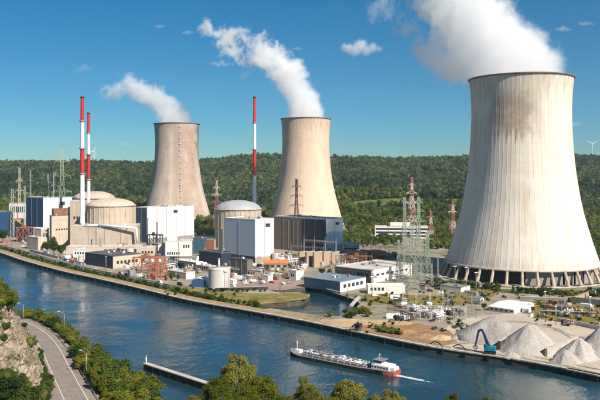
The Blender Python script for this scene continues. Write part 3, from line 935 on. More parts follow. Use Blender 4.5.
# ------------------------------------------------------------------ plant buildings
ANG = -42.0
FOOT = []
def footprint(pxl, pxc, pxr, ybase, ang, L=None, W=None):
    xc, yc = G(pxc, ybase)
    a = R(ang)
    ux, uy = math.cos(a), math.sin(a); vx, vy = -uy, ux
    k = (pxl - 300) / F; k2 = (pxr - 300) / F
    if L is None: L = (xc - k * yc) / (ux - k * uy)
    if W is None: W = (k2 * yc - xc) / (vx - k2 * vy)
    FOOT.append((xc, yc, a, L, W))
    return xc, yc, a, L, W
def building(name, label, pxl, pxc, pxr, ytop, ybase, mf, ms, mroof, ang=ANG, W=None, L=None, wins=(), roofs=(), bands=(), cat='building', group=None, parapet=0.6, doors=0, H=None, fascia=None):
    """box building: nearest corner at photo px pxc, river face to its left, end face to its right (local x along the river face)"""
    xc, yc, a, L, W = footprint(pxl, pxc, pxr, ybase, ang, L, W)
    if H is None: H = ZT(ytop, yc)
    th = empty(name, (xc, yc, 0), a, label, cat, group)
    mb = MB()
    mb.add([(-L,0,0),(0,0,0),(0,0,H),(-L,0,H)], [(0,1,2,3)], 0)
    mb.add([(0,0,0),(0,W,0),(0,W,H),(0,0,H)], [(0,1,2,3)], 1)
    mb.add([(0,W,0),(-L,W,0),(-L,W,H),(0,W,H)], [(0,1,2,3)], 0)
    mb.add([(-L,W,0),(-L,0,0),(-L,0,H),(-L,W,H)], [(0,1,2,3)], 1)
    mb.build('wall', [mf, ms], th)
    rm = MB().box(-L + 0.35, -0.35, 0.35, W - 0.35, H - 1.0, H - 0.05)
    p = parapet
    pm = MB()
    for (x0, x1, y0, y1) in ((-L - .12, .12, -.12, .35), (-L - .12, .12, W - .35, W + .12), (-L - .12, -L + .35, .35, W - .35), (-.35, .12, .35, W - .35)):
        pm.box(x0, x1, y0, y1, H - 0.25, H + p)
    ro = rm.build('roof', mroof, th)
    pm.build('parapet', fascia or mroof, th)
    rg_ = random.Random(int(pxl * 7 + ytop * 13))
    n = max(1, min(5, int(L * W / 250))) if L * W > 60 else 0
    for k_ in range(n):
        x, y = rg_.uniform(-L * .85, -L * .15), rg_.uniform(W * .2, W * .8)
        s = rg_.uniform(0.7, 1.6)
        hv = rg_.uniform(0.8, 1.8)
        v = MB().box(x - s, x + s, y - s * .7, y + s * .7, H - 0.2, H + hv)
        v.box(x - s - .15, x + s + .15, y - s * .7 - .15, y + s * .7 + .15, H + hv, H + hv + .15)
        v.build('roof_vent', rg_.choice([STEEL, WPAINT, MIDGR]), th)
    for (x0, x1, y0, y1, h, m) in roofs:
        MB().box(-L * x1, -L * x0, W * y0, W * y1, H - 0.1, H + h).build('penthouse', m, th)
    wme = {}
    for (fc, z0, z1, a0, a1, n) in wins:
        span = (L if fc == 'f' else W)
        w = span * (a1 - a0) / n * 0.62
        key = (fc, round(w, 3), z0, z1)
        for i in range(n):
            c = span * (a0 + (a1 - a0) * (i + 0.5) / n)
            if key not in wme:
                mb = MB()
                if fc == 'f': mb.box(-w / 2, w / 2, -0.06, 0.15, z0 * H, z1 * H)
                else: mb.box(-0.15, 0.06, -w / 2, w / 2, z0 * H, z1 * H)
                o = mb.build('window', GLASS, th); wme[key] = o.data
            else: o = link('window', wme[key], th)
            o.location = (-c, 0, 0) if fc == 'f' else (0, c, 0)
    for (fc, z0, z1, a0, a1, m, nm) in bands:
        mb = MB()
        if fc == 'f': mb.box(-L * a1, -L * a0, -0.25, 0.2, z0 * H, z1 * H)
        else: mb.box(-0.2, 0.25, W * a0, W * a1, z0 * H, z1 * H)
        mb.build(nm, m, th)
    if H > 14 and L > 8 and W > 6:                # downpipes, roller door, louvres of the big halls
        for k_ in range(1, max(2, int(L / 14))):
            x = -L * k_ / max(2, int(L / 14))
            MB().bar((x, -.32, 0), (x, -.32, H - .3), .16).build('downpipe', STEEL, th)
        for k_ in range(1, max(2, int(W / 14))):
            y = W * k_ / max(2, int(W / 14))
            MB().bar((.32, y, 0), (.32, y, H - .3), .16).build('downpipe', STEEL, th)
        MB().box(-.1, .34, W * .12, W * .12 + 5, .02, 6).build('roller_door', MIDGR, th)
        MB().box(-.1, .3, W * .55, W * .55 + min(6, W * .3), H * .82, H * .9).build('louvre', DKSTEEL, th)
        mb = MB()
        for q in range(int(L / 3) + 1): mb.bar((-L + q * 3, .5, H + p), (-L + q * 3, .5, H + p + 1.1), .05)
        mb.bar((-L, .5, H + p + 1.1), (0, .5, H + p + 1.1), .06).bar((-.5, 0, H + p + 1.1), (-.5, W, H + p + 1.1), .06)
        for q in range(int(W / 3) + 1): mb.bar((-.5, q * 3, H + p), (-.5, q * 3, H + p + 1.1), .05)
        mb.build('roof_railing', STEEL, th)
    for k_ in range(doors):
        c = W * (0.2 + 0.6 * (k_ + 0.5) / doors)
        MB().box(-0.1, 0.12, c - 1.8, c + 1.8, 0.05, 4.2).build('door', DKSTEEL, th)
    return th
def gable(name, label, pxl, pxc, pxr, ytop, ybase, rise, mw, mroof, ang=ANG, W=None, L=None, axis='x', cat='building', over=0.5, wins=0, H=None, group=None):
    xc, yc, a, L, W = footprint(pxl, pxc, pxr, ybase, ang, L, W)
    if H is None: H = ZT(ytop, yc)
    th = empty(name, (xc, yc, 0), a, label, cat, group)
    mb = MB()
    if axis == 'x':
        mb.add([(-L,0,0),(0,0,0),(0,W,0),(-L,W,0),(-L,0,H),(0,0,H),(0,W,H),(-L,W,H),(-L,W/2,H+rise),(0,W/2,H+rise)],
               [(0,1,5,4),(2,3,7,6),(1,2,6,9,5),(3,0,4,8,7)])
        s = rise / (W / 2)
        r1 = [(-L-over,-over,H-over*s),(over,-over,H-over*s),(over,W/2,H+rise),(-L-over,W/2,H+rise)]
        r2 = [(over,W+over,H-over*s),(-L-over,W+over,H-over*s),(-L-over,W/2,H+rise),(over,W/2,H+rise)]
    else:
        mb.add([(-L,0,0),(0,0,0),(0,W,0),(-L,W,0),(-L,0,H),(0,0,H),(0,W,H),(-L,W,H),(-L/2,0,H+rise),(-L/2,W,H+rise)],
               [(0,1,5,8,4),(2,3,7,9,6),(1,2,6,5),(3,0,4,7)])
        s = rise / (L / 2)
        r1 = [(over,-over,H-over*s),(over,W+over,H-over*s),(-L/2,W+over,H+rise),(-L/2,-over,H+rise)]
        r2 = [(-L-over,W+over,H-over*s),(-L-over,-over,H-over*s),(-L/2,-over,H+rise),(-L/2,W+over,H+rise)]
    mb.build('wall', mw, th)
    rm = MB()
    for q in (r1, r2):
        up = [(x, y, z + 0.28) for x, y, z in q]; lo = [(x, y, z + 0.05) for x, y, z in q]
        rm.add(lo + up, [(3,2,1,0),(4,5,6,7),(0,1,5,4),(1,2,6,5),(2,3,7,6),(3,0,4,7)])
    rm.build('roof', mroof, th)
    for k_ in range(wins):
        c = -L * (k_ + 0.5) / wins
        w = L / wins * 0.3
        MB().box(c - w, c + w, -0.08, 0.1, H * 0.35, H * 0.75).build('window', GLASS, th)
    MB().box(-0.1, 0.1, W * 0.35, W * 0.65, 0.02, H * 0.75).build('door', DKSTEEL, th)
    return th

building('turbine_hall', 'tall hall with dark blue river face and white end wall at far left', 26, 43, 74, 198, 241, BLUECL, WHITE, ROOFG, fascia=PALEBL)
building('annex_block', 'tall beige concrete block left of the front domed reactor', 70, 84.5, 86, 201, 246, BEIGE, BEIGE, ROOFW, 5, W=22, wins=(('f', .6, .66, .2, .8, 3),))
building('reactor_annex', 'wide beige annex in front of the front domed reactor', 72, 137, 139, 225.5, 251, BEIGE, BEIGE, ROOFW, 5, W=24, bands=(('f', 0, 1, .62, .635, MIDGR, 'joint_strip'), ('f', 0, .3, .14, .3, RUSTY, 'stained_hatch')))
building('front_ledge_building', 'long low cream building under the beige annex', 66, 141, 143, 246.5, 254.5, CREAM, CREAM, ROOFW, 5, W=14, wins=(('f', .3, .7, .05, .5, 8),))
building('laboratory', 'small white block left of the dark roofed workshop', 73, 85.5, 87, 250, 259.5, WHITE2, WHITE2, ROOFW, 5, W=12, wins=(('f', .55, .8, .1, .9, 4),))
building('filter_building', 'pale boxy building with brown penthouse left of the chimneys', 49.5, 51.5, 70, 216, 249, MIDGR, CREAM, ROOFD, roofs=((.05, .95, .12, .95, 8, RUSTY),), wins=(('s', .55, .6, .2, .9, 5),))
building('workshop', 'low workshop with dark roof, side coloured navy for shade and cream end', 85, 113, 141, 256.5, 269, NAVY, CREAM, ROOFD, parapet=0.3, wins=(('s', .35, .6, .1, .9, 6), ('f', .5, .75, .05, .95, 8)), doors=1)  # river face is coloured navy to stand for its shade
building('machine_hall', 'big white hall in front of the leftmost cooling tower', 136, 147, 194, 208, 243, BLUECL, WHITE, ROOFG, fascia=WHITE2, bands=(('s', 0, .12, .02, .98, MIDGR, 'plinth'),))
building('office_block', 'white office block with dark windows below the big white hall', 165.5, 192, 194.5, 241, 259, WHITE2, MIDGR, ROOFW, 5, W=16, wins=(('f', .62, .8, .08, .35, 3), ('f', .25, .4, .45, .95, 6)), roofs=((.6, .95, .2, .8, 4, WHITE2),))
building('stair_block', 'grey glazed block left of the white office', 152, 158, 165, 244.5, 257.5, MIDGR, WHITE2, ROOFG, wins=(('f', .2, .8, .1, .9, 3),))
building('store_block', 'pinkish beige store between annex and grey glazed block', 139.5, 155, 156.5, 247.5, 259.5, CREAM, TAN, ROOFW, 5, W=12, wins=(('f', .5, .7, .1, .9, 4),))
building('pump_house', 'dark teal block right of the white office', 193, 204, 207, 238.5, 254, TEAL, TEAL, ROOFD, -8)
building('relay_house', 'small brownish block left of the second reactor building', 205, 214, 216, 240, 253, BRICK, TAN, ROOFG, -8)
building('low_store', 'low navy store at the foot of the pale blue hall', 199, 221, 231, 253.5, 266.5, NAVY, NAVY, ROOFD)
building('fuel_building', 'tall hall with river face tinted pale blue for shade and bright white end', 225, 255, 274, 220, 263.5, PALEBL, WHITE, ROOFW, bands=(('f', 0, .155, 0, 1, NAVY, 'dark_base'), ('s', 0, .13, 0, 1, TAN, 'dark_base')), fascia=WHITE2)  # shade on the river face is put into its pale blue colour
building('stair_tower', 'slim pale stair tower left of the pale blue hall', 218.5, 221, 222.5, 230, 258, PALEBL, WHITE2, ROOFG)
th3 = building('turbine_hall', 'dark turbine hall in front of the middle cooling tower', 274, 326, 343, 219.5, 254, BROWNCL, GREYBL, ROOFG, fascia=PALEBL,
    bands=(('f', .05, .97, .005, .16, NAVY, 'cladding_panel'), ('f', .05, .97, .17, .325, NAVY, 'cladding_panel'), ('f', .05, .97, .335, .44, NAVY, 'cladding_panel'), ('f', .05, .9, .52, .54, STEEL, 'downpipe'), ('f', .05, .9, .70, .72, STEEL, 'downpipe')))
building('long_hall', 'long low glazed hall with blue grey roof beside the basin', 304, 340, 366, 282, 292.5, TEAL, WHITE2, ROOFB, parapet=0.25, wins=(('s', .35, .7, .1, .9, 5),))
building('gate_house', 'small white block at the left end of the glazed hall', 289, 296, 304, 271.5, 280.5, WHITE2, WHITE2, ROOFW, wins=(('f', .4, .7, .2, .8, 2),))
building('warehouse', 'wide grey warehouse with pale flat roof behind the glazed hall', 335, 371, 412, 270.5, 283.5, DARKGR, WHITE2, ROOFW, wins=(('f', .45, .75, .06, .95, 8), ('s', .5, .65, .1, .9, 7)), parapet=0.35)
building('white_shed', 'long white low shed right of the glazed hall', 368, 405, 407, 285.5, 294, WHITE2, WHITE2, ROOFWH, 0, W=9, wins=(('f', .4, .75, .55, .95, 4),), parapet=0.2)
building('office_slab', 'far white office slab with three window bands near the pylons', 375, 430, 433, 227, 238.5, WHITE2, WHITE2, ROOFW, -6, W=14, bands=(('f', .12, .28, .02, .98, GLASS, 'window_band'), ('f', .42, .58, .02, .98, GLASS, 'window_band'), ('f', .72, .88, .02, .98, GLASS, 'window_band')), roofs=((.36, .72, .1, .9, 5, WHITE2),))
building('low_white_house', 'white low house right of the dark turbine hall', 343.5, 359, 362.5, 244, 253.5, WHITE2, WHITE2, ROOFW, -6, W=14, bands=(('f', .4, .6, .03, .97, GLASS, 'window_band'),))
building('field_shed', 'grey roofed low shed left of the largest tower foot', 440, 461, 470, 287.5, 292.5, WHITE2, WHITE2, ROOFG, parapet=0.2)
building('side_shed', 'tan roofed low shed at the right edge below the tower', 571, 609, 640, 301.5, 307.5, MIDGR, TAN, M_SAND, parapet=0.15)
building('netted_hall', 'dark grey hall left of the orange roofed shed', 230, 247, 253, 260, 276.5, DARKGR, DARKGR, ROOFD, parapet=0.2, bands=(('f', .05, .95, .30, .33, STEEL, 'steel_rib'), ('f', .05, .95, .63, .66, STEEL, 'steel_rib')))
building('site_office', 'white row of site offices at the far left edge', 9, 26, 28, 203.5, 233.5, WHITE2, WHITE2, ROOFW, -6, W=14, wins=(('f', .70, .9, .05, .95, 8),))
building('blue_store', 'blue roofed store at the very left edge', -14, 5, 9, 212, 238, BLUECL, BLUECL, ROOFB, -6, W=20)
building('red_roof_store', 'low store with red roof in front of the blue one', -10, 16, 20, 220, 236.5, CREAM, CREAM, ORROOF, -6, W=22)
building('valve_house', 'small white house between the chimney and the blue hall', 33, 41, 49, 229, 244, WHITE2, CREAM, ROOFWH, wins=(('s', .4, .7, .2, .8, 3),))
building('switch_house', 'cream flat house on the riverside left of the trees', 27, 38, 46, 238, 250.5, CREAM, CREAM, ROOFW, doors=1)
building('container_office', 'dark blue cabin under the orange portal frame', 17, 25, 28, 230, 242, NAVY, NAVY, ROOFG, -6, W=7)
building('brown_substation', 'brown boxy substation right of the dark turbine hall', 346, 366, 371, 252, 263, RUSTY, BRICK, ROOFD, wins=(('f', .3, .8, .05, .95, 6),))
building('cable_house', 'small white hut at the head of the basin', 262, 268, 273, 276, 281.5, WHITE2, WHITE2, ROOFW, parapet=0.2)
building('canteen', 'low beige block in front of the navy store', 196, 209, 216, 266.5, 272, CREAM, CREAM, ROOFW, parapet=0.2, wins=(('f', .4, .75, .1, .9, 5),))
building('vehicle_store', 'low white store right of the tree by the white office', 178, 196, 203, 262.5, 269.5, MIDGR, WHITE2, ROOFWH, parapet=0.2)
building('yard_store', 'flat cream shed left of the white tank', 168, 186, 195, 273, 279.5, CREAM, WHITE2, ROOFW, parapet=0.2)
gable('orange_roof_shed', 'long shed with bright orange roof below the white hall end', 263, 288, 291, 263.5, 269.5, 2.6, TAN, ORROOF, 0, W=9, wins=4)
gable('orange_roof_store', 'shed with faded orange roof behind the grey warehouse', 367, 386, 390, 255.5, 260.5, 3.4, BRICK, ORROOF, -4, W=14)
gable('white_roof_shed', 'white roofed open shed behind the gravel piles', 489, 514, 534, 310, 314.2, 1.0, WHITE2, ROOFWH, wins=5)
gable('tool_shed', 'small pale shed left of the white roofed shed', 474, 480, 484, 299, 302, 0.8, WHITE2, ROOFG)

# ------------------------------------------------------------------ reactors, chimneys, tanks
def reactor(label, px, d, rpx, yeave, yapex, mw, mr, ribs=28):
    x = (px - 300) * d / F
    r = rpx * d / F
    ze, za = ZT(yeave, d), ZT(yapex, d)
    th = empty('reactor_building', (x, d, 0), 0, label, 'reactor', 'domed reactor buildings')
    MB().lathe([(r, 0), (r, ze)], 72, smooth=True).build('wall', mw, th)
    MB().lathe([(r - .2, ze - .3), (r + .9, ze - .3), (r + .9, ze + 1.0), (r - .2, ze + 1.0)], 72, close=True).build('ring_beam', CONC, th)
    pr = [(r * math.cos(R(90 * k / 10)) * 0.985, ze + 0.6 + (za - ze - 0.6) * math.sin(R(90 * k / 10)) ** 1.15) for k in range(10)] + [(0.01, za)]
    MB().lathe(pr, 72, smooth=True).build('dome', mr, th)
    bt = None
    for k in range(ribs):
        if bt is None:
            o = MB().box(r - 0.2, r + 0.45, -0.5, 0.5, 0, ze - 0.3).build('buttress', mw, th); bt = o.data
        else: o = link('buttress', bt, th)
        o.rotation_euler = (0, 0, 2 * math.pi * k / ribs)
    MB().bar((0, 0, za - 0.2), (0, 0, za + 5), 0.25).build('vent_mast', STEEL, th)
    return th
DOMEG = flat_mat('grey dome', (0.36, 0.37, 0.38), 0.12, 0.1)
reactor('beige domed reactor behind the two striped chimneys', 94, 862, 20.5, 198, 191, BEIGE, BEIGE)
reactor('front beige domed reactor right of the two striped chimneys', 111, 783, 23.8, 205.5, 198, BEIGE, CREAM)
reactor('grey domed reactor behind the pale blue hall', 238, 795, 23, 209, 200, BEIGE, DOMEG)

def chimney(label, px, d, ytop, z0, r0, r1, bands):
    """striped stack; bands = photo rows where the colour changes, red first from the top"""
    x = (px - 300) * d / F
    zt = ZT(ytop, d)
    th = empty('chimney', (x, d, z0), 0, label, 'chimney', 'red and white striped chimneys')
    zs = [zt] + [ZT(b, d) for b in bands] + [z0]
    def rad(z): return r0 + (r1 - r0) * (z - z0) / (zt - z0)
    for k in range(len(zs) - 1):
        a, b = zs[k + 1], zs[k]
        if b - a < 0.5: continue
        MB().lathe([(rad(a), a - z0), (rad(b), b - z0)], 20).build('red_band' if k % 2 == 0 else 'white_band', RED if k % 2 == 0 else WPAINT, th)
    MB().lathe([(r1 * .8, zt - z0 - 1), (r1 + .35, zt - z0 - 1), (r1 + .35, zt - z0 + .6), (r1 * .8, zt - z0 + .6)], 20, close=True).build('rim', DKSTEEL, th)
    for zz in bands:
        z = ZT(zz, d) - z0; r = rad(z + z0)
        mb = MB().lathe([(r, z), (r + 1.2, z), (r + 1.2, z + .25), (r, z + .25)], 20, close=True)
        mb.lathe([(r + 1.15, z + .25), (r + 1.15, z + 1.3)], 20)
        mb.build('platform', STEEL, th)
    return th
chimney('taller of two striped chimneys at left, standing on the annex', 82.3, 757, 97, 27.5, 2.7, 1.75, [121.5, 149, 174])
chimney('shorter of two striped chimneys at left', 88.6, 812, 113, 0.0, 2.2, 1.6, [133, 155, 180])
chimney('lone striped chimney left of the middle cooling tower', 254.6, 880, 97, 0.0, 2.4, 1.7, [123, 150, 175.5])
def tank(label, px, ybase, rpx, ytop, mat, name='storage_tank', group=None):
    x, d = G(px, ybase)
    r = rpx * d / F
    H = ZT(ytop, d)
    th = empty(name, (x, d + r, 0), 0, label, 'tank', group)
    MB().lathe([(r, 0), (r, H)], 40).build('shell', mat, th)
    MB().lathe([(r + .15, H - .1), (r + .15, H + .25), (0.01, H + r * 0.10)], 40).build('roof', ROOFW, th)
    mb = MB().lathe([(r - .1, H + 1.3), (r - .1, H + 1.4), (r - .2, H + 1.4), (r - .2, H + 1.3)], 40, close=True)
    for k in range(16):
        t = math.pi * k / 8
        mb.bar(((r - .15) * math.cos(t), (r - .15) * math.sin(t), H), ((r - .15) * math.cos(t), (r - .15) * math.sin(t), H + 1.35), 0.05)
    mb.build('railing', STEEL, th)
    mb = MB()
    for e in (-.4, .4): mb.bar((r + .2, e, 0), (r + .2, e, H + 1), 0.08)
    for k in range(int(H / 0.8)): mb.bar((r + .2, -.4, .5 + k * .8), (r + .2, .4, .5 + k * .8), 0.05)
    mb.build('ladder', STEEL, th)
    return th
TANKW = wall_mat('tank grey white', (0.58, 0.55, 0.52), 0.4, 0.2, 40.0, 2.6)
tank('large pale round tank beside the riverside road', 218, 289.5, 11, 270, TANKW)
tank('small white tank behind the orange roofed shed', 276, 262, 4, 254, TANKW)
tank('small beige tank in front of the domed annex', 129, 256.5, 4, 249, TANKW)
tank('short white tank by the navy store', 232, 268, 3.2, 262.5, TANKW)
tank('tiny tank left of the dark roofed workshop', 80, 262, 2.8, 257, TANKW)
# vaulted white store beside the tank
xv, yv, av, Lv, Wv = footprint(191.5, 206, 209, 287.5, -6, W=12)
vt = empty('vaulted_store', (xv, yv, 0), av, 'white round topped store left of the large tank', 'building')
Hv = ZT(278.5, yv); prof = [(0.0, 0.0)] + [(Lv / 2 - Lv / 2 * math.cos(R(180 * k / 12)), Hv * .55 + Hv * .45 * math.sin(R(180 * k / 12))) for k in range(13)] + [(Lv, 0.0)]
mb = MB(); n = len(prof)
mb.add([(-x, 0, z) for x, z in prof] + [(-x, Wv, z) for x, z in prof], [(i, n + i, n + i + 1, i + 1) for i in range(n - 1)])
mb.build('vault', ROOFWH, vt)
MB().add([(-x, 0.02, z) for x, z in prof], [tuple(range(n))]).build('gable_wall', BLUECL, vt)
MB().add([(-x, Wv - 0.02, z) for x, z in prof], [tuple(range(n - 1, -1, -1))]).build('gable_wall', WHITE2, vt)
# white duct along the annex
dt = empty('ventilation_duct', AT(110, 226, 738), 0, 'white duct running along the beige annex and down its corner', 'duct')
b0 = dt.location
pts = [AT(81, 222.5, 742), AT(84, 226, 740), AT(98, 225, 740), AT(136.5, 228, 738), AT(137.5, 243, 738)]
mb = MB()
for p, q in zip(pts, pts[1:]): mb.bar(p - b0, q - b0, 1.15, 10)
mb.build('pipe', WPAINT, dt)
for px in (92, 104, 116, 128):
    p = AT(px, 227, 740) - b0
    MB().bar(p, (p.x, p.y + 3, p.z), 0.5).build('bracket', STEEL, dt)

# ------------------------------------------------------------------ lattice pylons
def pylon(label, px, d, ytop, wb, wt, arms, mats, z0=0.0, nseg=9, group='lattice pylons', th=0.28):
    """four-legged lattice mast; arms = (height fraction, half span); mats alternate by colour band"""
    x = (px - 300) * d / F
    H = ZT(ytop, d) - z0
    e = empty('lattice_pylon', (x, d, z0), R(20), label, 'pylon', group)
    def w(f): return (wb + (wt - wb) * min(1, f / 0.75) ** 0.75) / 2
    nb = len(mats)
    for sx in (-1, 1):
        for sy in (-1, 1):
            mb = MB()
            for k in range(nseg):
                f0, f1 = k / nseg, (k + 1) / nseg
                mi = int(f0 * nb) if nb > 1 else 0
                mb.bar((sx * w(f0), sy * w(f0), f0 * H), (sx * w(f1), sy * w(f1), f1 * H), th, mi=mi, cap=False)
            mb.build('leg', mats, e)
    mb = MB()
    for k in range(nseg):
        f0, f1 = k / nseg, (k + 1) / nseg
        mi = int(f0 * nb) if nb > 1 else 0
        for (ax, ay, bx, by) in ((-1, -1, 1, -1), (1, -1, 1, 1), (1, 1, -1, 1), (-1, 1, -1, -1)):
            mb.bar((ax * w(f0), ay * w(f0), f0 * H), (bx * w(f1), by * w(f1), f1 * H), th * .6, mi=mi, cap=False)
            mb.bar((bx * w(f0), by * w(f0), f0 * H), (ax * w(f1), ay * w(f1), f1 * H), th * .6, mi=mi, cap=False)
            mb.bar((ax * w(f1), ay * w(f1), f1 * H), (bx * w(f1), by * w(f1), f1 * H), th * .6, mi=mi, cap=False)
    mb.build('bracing', mats, e)
    for f, s in arms:
        z = f * H; ww = w(f)
        mb = MB(); mi = min(nb - 1, int(f * nb))
        for sg in (-1, 1):
            tip = (sg * s, 0, z + 0.3)
            for y_ in (-ww, ww):
                mb.bar((sg * ww, y_, z), tip, th * .75, mi=mi); mb.bar((sg * ww, y_, z + H * .035), tip, th * .6, mi=mi)
            mb.bar((sg * s * .55, 0, z), (sg * s * .55, 0, z + H * .018), th * .6, mi=mi)
            mb.bar((sg * s, 0, z), (sg * s, 0, z - H * .035), th * .5, mi=mi)
        mb.bar((-s, 0, z + .15), (s, 0, z + .15), th * .6, mi=mi)
        mb.build('crossarm', mats, e)
    return e
RWB = [RED, WPAINT, RED, WPAINT, RED]
PY = flat_mat('faded red steel', (0.28, 0.12, 0.085), 0.2, 0.2); PW = flat_mat('faded white steel', (0.50, 0.43, 0.37), 0.12, 0.2)
pylon('pale green pylon with three wide arms rising above the blue hall', 62, 900, 150, 13, 3.5, ((.52, 12), (.70, 10.5), (.87, 9)), [STEELG], th=0.42)
pylon('thin pale pylon left of the three armed pylon', 54.5, 880, 173, 7, 2.2, ((.8, 5),), [STEELG], th=.36)
pylon('grey pylon above the left corner of the blue hall', 48, 940, 174, 7, 2.0, ((.85, 5), (.7, 6)), [STEEL], th=.36)
pylon('white topped pylon left of all the halls', 19.5, 960, 168, 7, 1.8, ((.8, 4), (.65, 5)), [PY, PW, PW], th=.36)
pylon('slim grey mast right of the white topped pylon', 30.5, 980, 170, 3, 1.2, (), [STEEL], th=.3)
pylon('short pale pylon behind the white site offices', 12.5, 900, 189, 6, 3, ((.82, 4),), [STEELG], th=.32)
pylon('second short pale pylon behind the white site offices', 25, 920, 186, 5, 2, ((.85, 4),), [STEELG], th=.32)
pylon('red and white pylon between left tower and grey dome', 216.5, 1010, 180, 11, 2.0, ((.55, 8), (.7, 7), (.84, 5)), [PY, PW, PY, PW, PW], th=.42)
pylon('brown pylon standing in front of the middle cooling tower', 296.5, 860, 179, 9, 1.8, ((.56, 9), (.72, 8), (.87, 6)), [RUSTY], th=.34)
pylon('tallest red and white pylon above the far office slab', 411.5, 930, 177, 15, 2.6, ((.55, 9), (.72, 8), (.86, 6)), [PY, PW, PY, PW, PY, PW, PY], th=.5)
pylon('red and white pylon close to the largest tower', 452.5, 900, 201, 9, 2.6, ((.7, 6), (.88, 5)), [PY, PW, PY, PW, PY], th=.45)
pylon('short red and white pylon right of the far office slab', 430.5, 860, 211, 8, 2.4, ((.8, 5),), [PW, PY, PW, PY], th=.42)
pylon('tall green pylon left of the pair behind the warehouse', 404.5, 600, 197, 6, 1.6, ((.93, 3),), [STEELG], nseg=14, th=.19)
pylon('tall green pylon right of the pair behind the warehouse', 418.5, 545, 197, 6.5, 1.6, ((.70, 7), (.82, 6), (.93, 4)), [STEELG], nseg=14, th=.19)
pylon('broad green pylon in front of the tall green pair', 412, 500, 224, 9, 2.2, ((.6, 8), (.78, 7), (.93, 5)), [STEELG], nseg=10, th=.19)
pylon('lower green pylon beside the foot of the largest tower', 427, 520, 232, 8, 2.0, ((.65, 6.5), (.86, 5.5)), [STEELG], nseg=9, th=.19)
pylon('short green lattice mast left of the broad green pylon', 398.5, 540, 240, 4.5, 1.4, ((.9, 4),), [STEELG], nseg=8, th=.19)

# wind turbines on the ridge
def turbine(label, px, ytop, d, rot):
    x = (px - 300) * d / F
    zb = Hill(x, d) + 2
    H = ZT(ytop, d) - zb
    e = empty('wind_turbine', (x, d, zb), 0, label, 'wind turbine', 'wind turbines on the ridge')
    MB().bar((0, 0, 0), (0, 0, H), 1.2, 10, r2=.8).build('tower', WPAINT, e)
    MB().box(-1.4, 1.4, -3, 4, H - 1.2, H + 1.6).build('nacelle', WPAINT, e)
    for k in range(3):
        t = rot + 2.094 * k
        c, s = math.cos(t), math.sin(t); B = H * .38
        MB().add([(c*1-s*.9, -3.4, H+s*1+c*.9), (c*1+s*.9, -3.4, H+s*1-c*.9), (c*B+s*.3, -3.6, H+s*B-c*.3), (c*B-s*.3, -3.6, H+s*B+c*.3),
                  (c*1-s*.9, -3.0, H+s*1+c*.9), (c*1+s*.9, -3.0, H+s*1-c*.9), (c*B+s*.3, -3.5, H+s*B-c*.3), (c*B-s*.3, -3.5, H+s*B+c*.3)],
                 [(0,1,2,3),(7,6,5,4),(0,3,7,4),(1,5,6,2),(3,2,6,7),(0,4,5,1)]).build('blade', WPAINT, e)
    return e
turbine('white wind turbine on the ridge at the far right', 592, 143.5, 2500, 0.5)
turbine('faint wind turbine on the ridge behind the striped chimneys', 94, 151, 2500, 1.2)
# ------------------------------------------------------------------ switchyards, transformers, yard equipment
def place(name, label, cat, px, py, ang=ANG, group=None):
    x, y = G(px, py)
    return empty(name, (x, y, 0), R(ang), label, cat, group)
def transformer(label, px, py, s, mat):
    e = place('transformer', label, 'transformer', px, py, group='transformers')
    MB().box(-2.2*s, 2.2*s, -1.3*s, 1.3*s, .5*s, 3.6*s).build('tank', mat, e)
    MB().box(-2.5*s, 2.5*s, -1.6*s, 1.6*s, 0, .5*s).build('plinth', CONC, e)
    for k in (-1, 1):
        mb = MB()
        for j in range(6): mb.box((-1.9+.7*j)*s, (-1.6+.7*j)*s, k*1.35*s if k > 0 else -2.1*s, 2.1*s if k > 0 else -1.35*s, .8*s, 3.2*s)
        mb.build('radiator', mat, e)
    for j in (-1, 0, 1):
        MB().bar((j*1.2*s, 0, 3.6*s), (j*1.4*s, 0, 5.6*s), .22*s, 6, r2=.12*s).build('bushing', RUSTY, e)
    MB().bar((-1.8*s, 1.0*s, 4.3*s), (1.8*s, 1.0*s, 4.3*s), .45*s, 10).build('conservator', mat, e)
for i, (px, py, s, m, lab) in enumerate([(280, 263, 1.5, WPAINT, 'white transformer nearest the white hall end'), (288, 260, 1.4, WPAINT, 'white transformer behind the orange roofed shed'), (296, 262, 1.5, STEEL, 'grey transformer left of the tan blast walls'),
        (309, 264, 1.4, STEEL, 'grey transformer between the tan blast walls'), (318, 263, 1.4, RUSTY, 'brown transformer between the tan blast walls'), (336, 264, 1.2, STEEL, 'grey transformer under the dark hall corner'),
        (423, 317, 1.25, GREYBL, 'blue grey transformer left in the small switchyard'), (438, 317, 1.25, GREYBL, 'blue grey transformer right in the small switchyard'), (411, 316, 0.9, DKSTEEL, 'dark small transformer at the left of the small switchyard'), (455, 316, 0.8, STEEL, 'small grey transformer near the first gravel pile')]):
    transformer(lab, px, py, s, m)
for i, (px, py, h, lab) in enumerate([(299, 266, 12, 'leftmost tan blast wall below the dark turbine hall'), (306, 267, 13, 'second tan blast wall from the left below the dark hall'), (313.5, 267.5, 13, 'third tan blast wall from the left below the dark hall'), (323, 266, 12, 'fourth tan blast wall from the left below the dark hall'), (331, 265, 11, 'rightmost tan blast wall below the dark hall')]):
    e = place('blast_wall', lab, 'wall', px, py, group='blast walls')
    MB().box(-.9, .9, 0, 11, 0, h).build('slab', TAN, e)
    MB().box(-1.15, 1.15, -.2, 11.2, h, h + .45).build('coping', CONC, e)
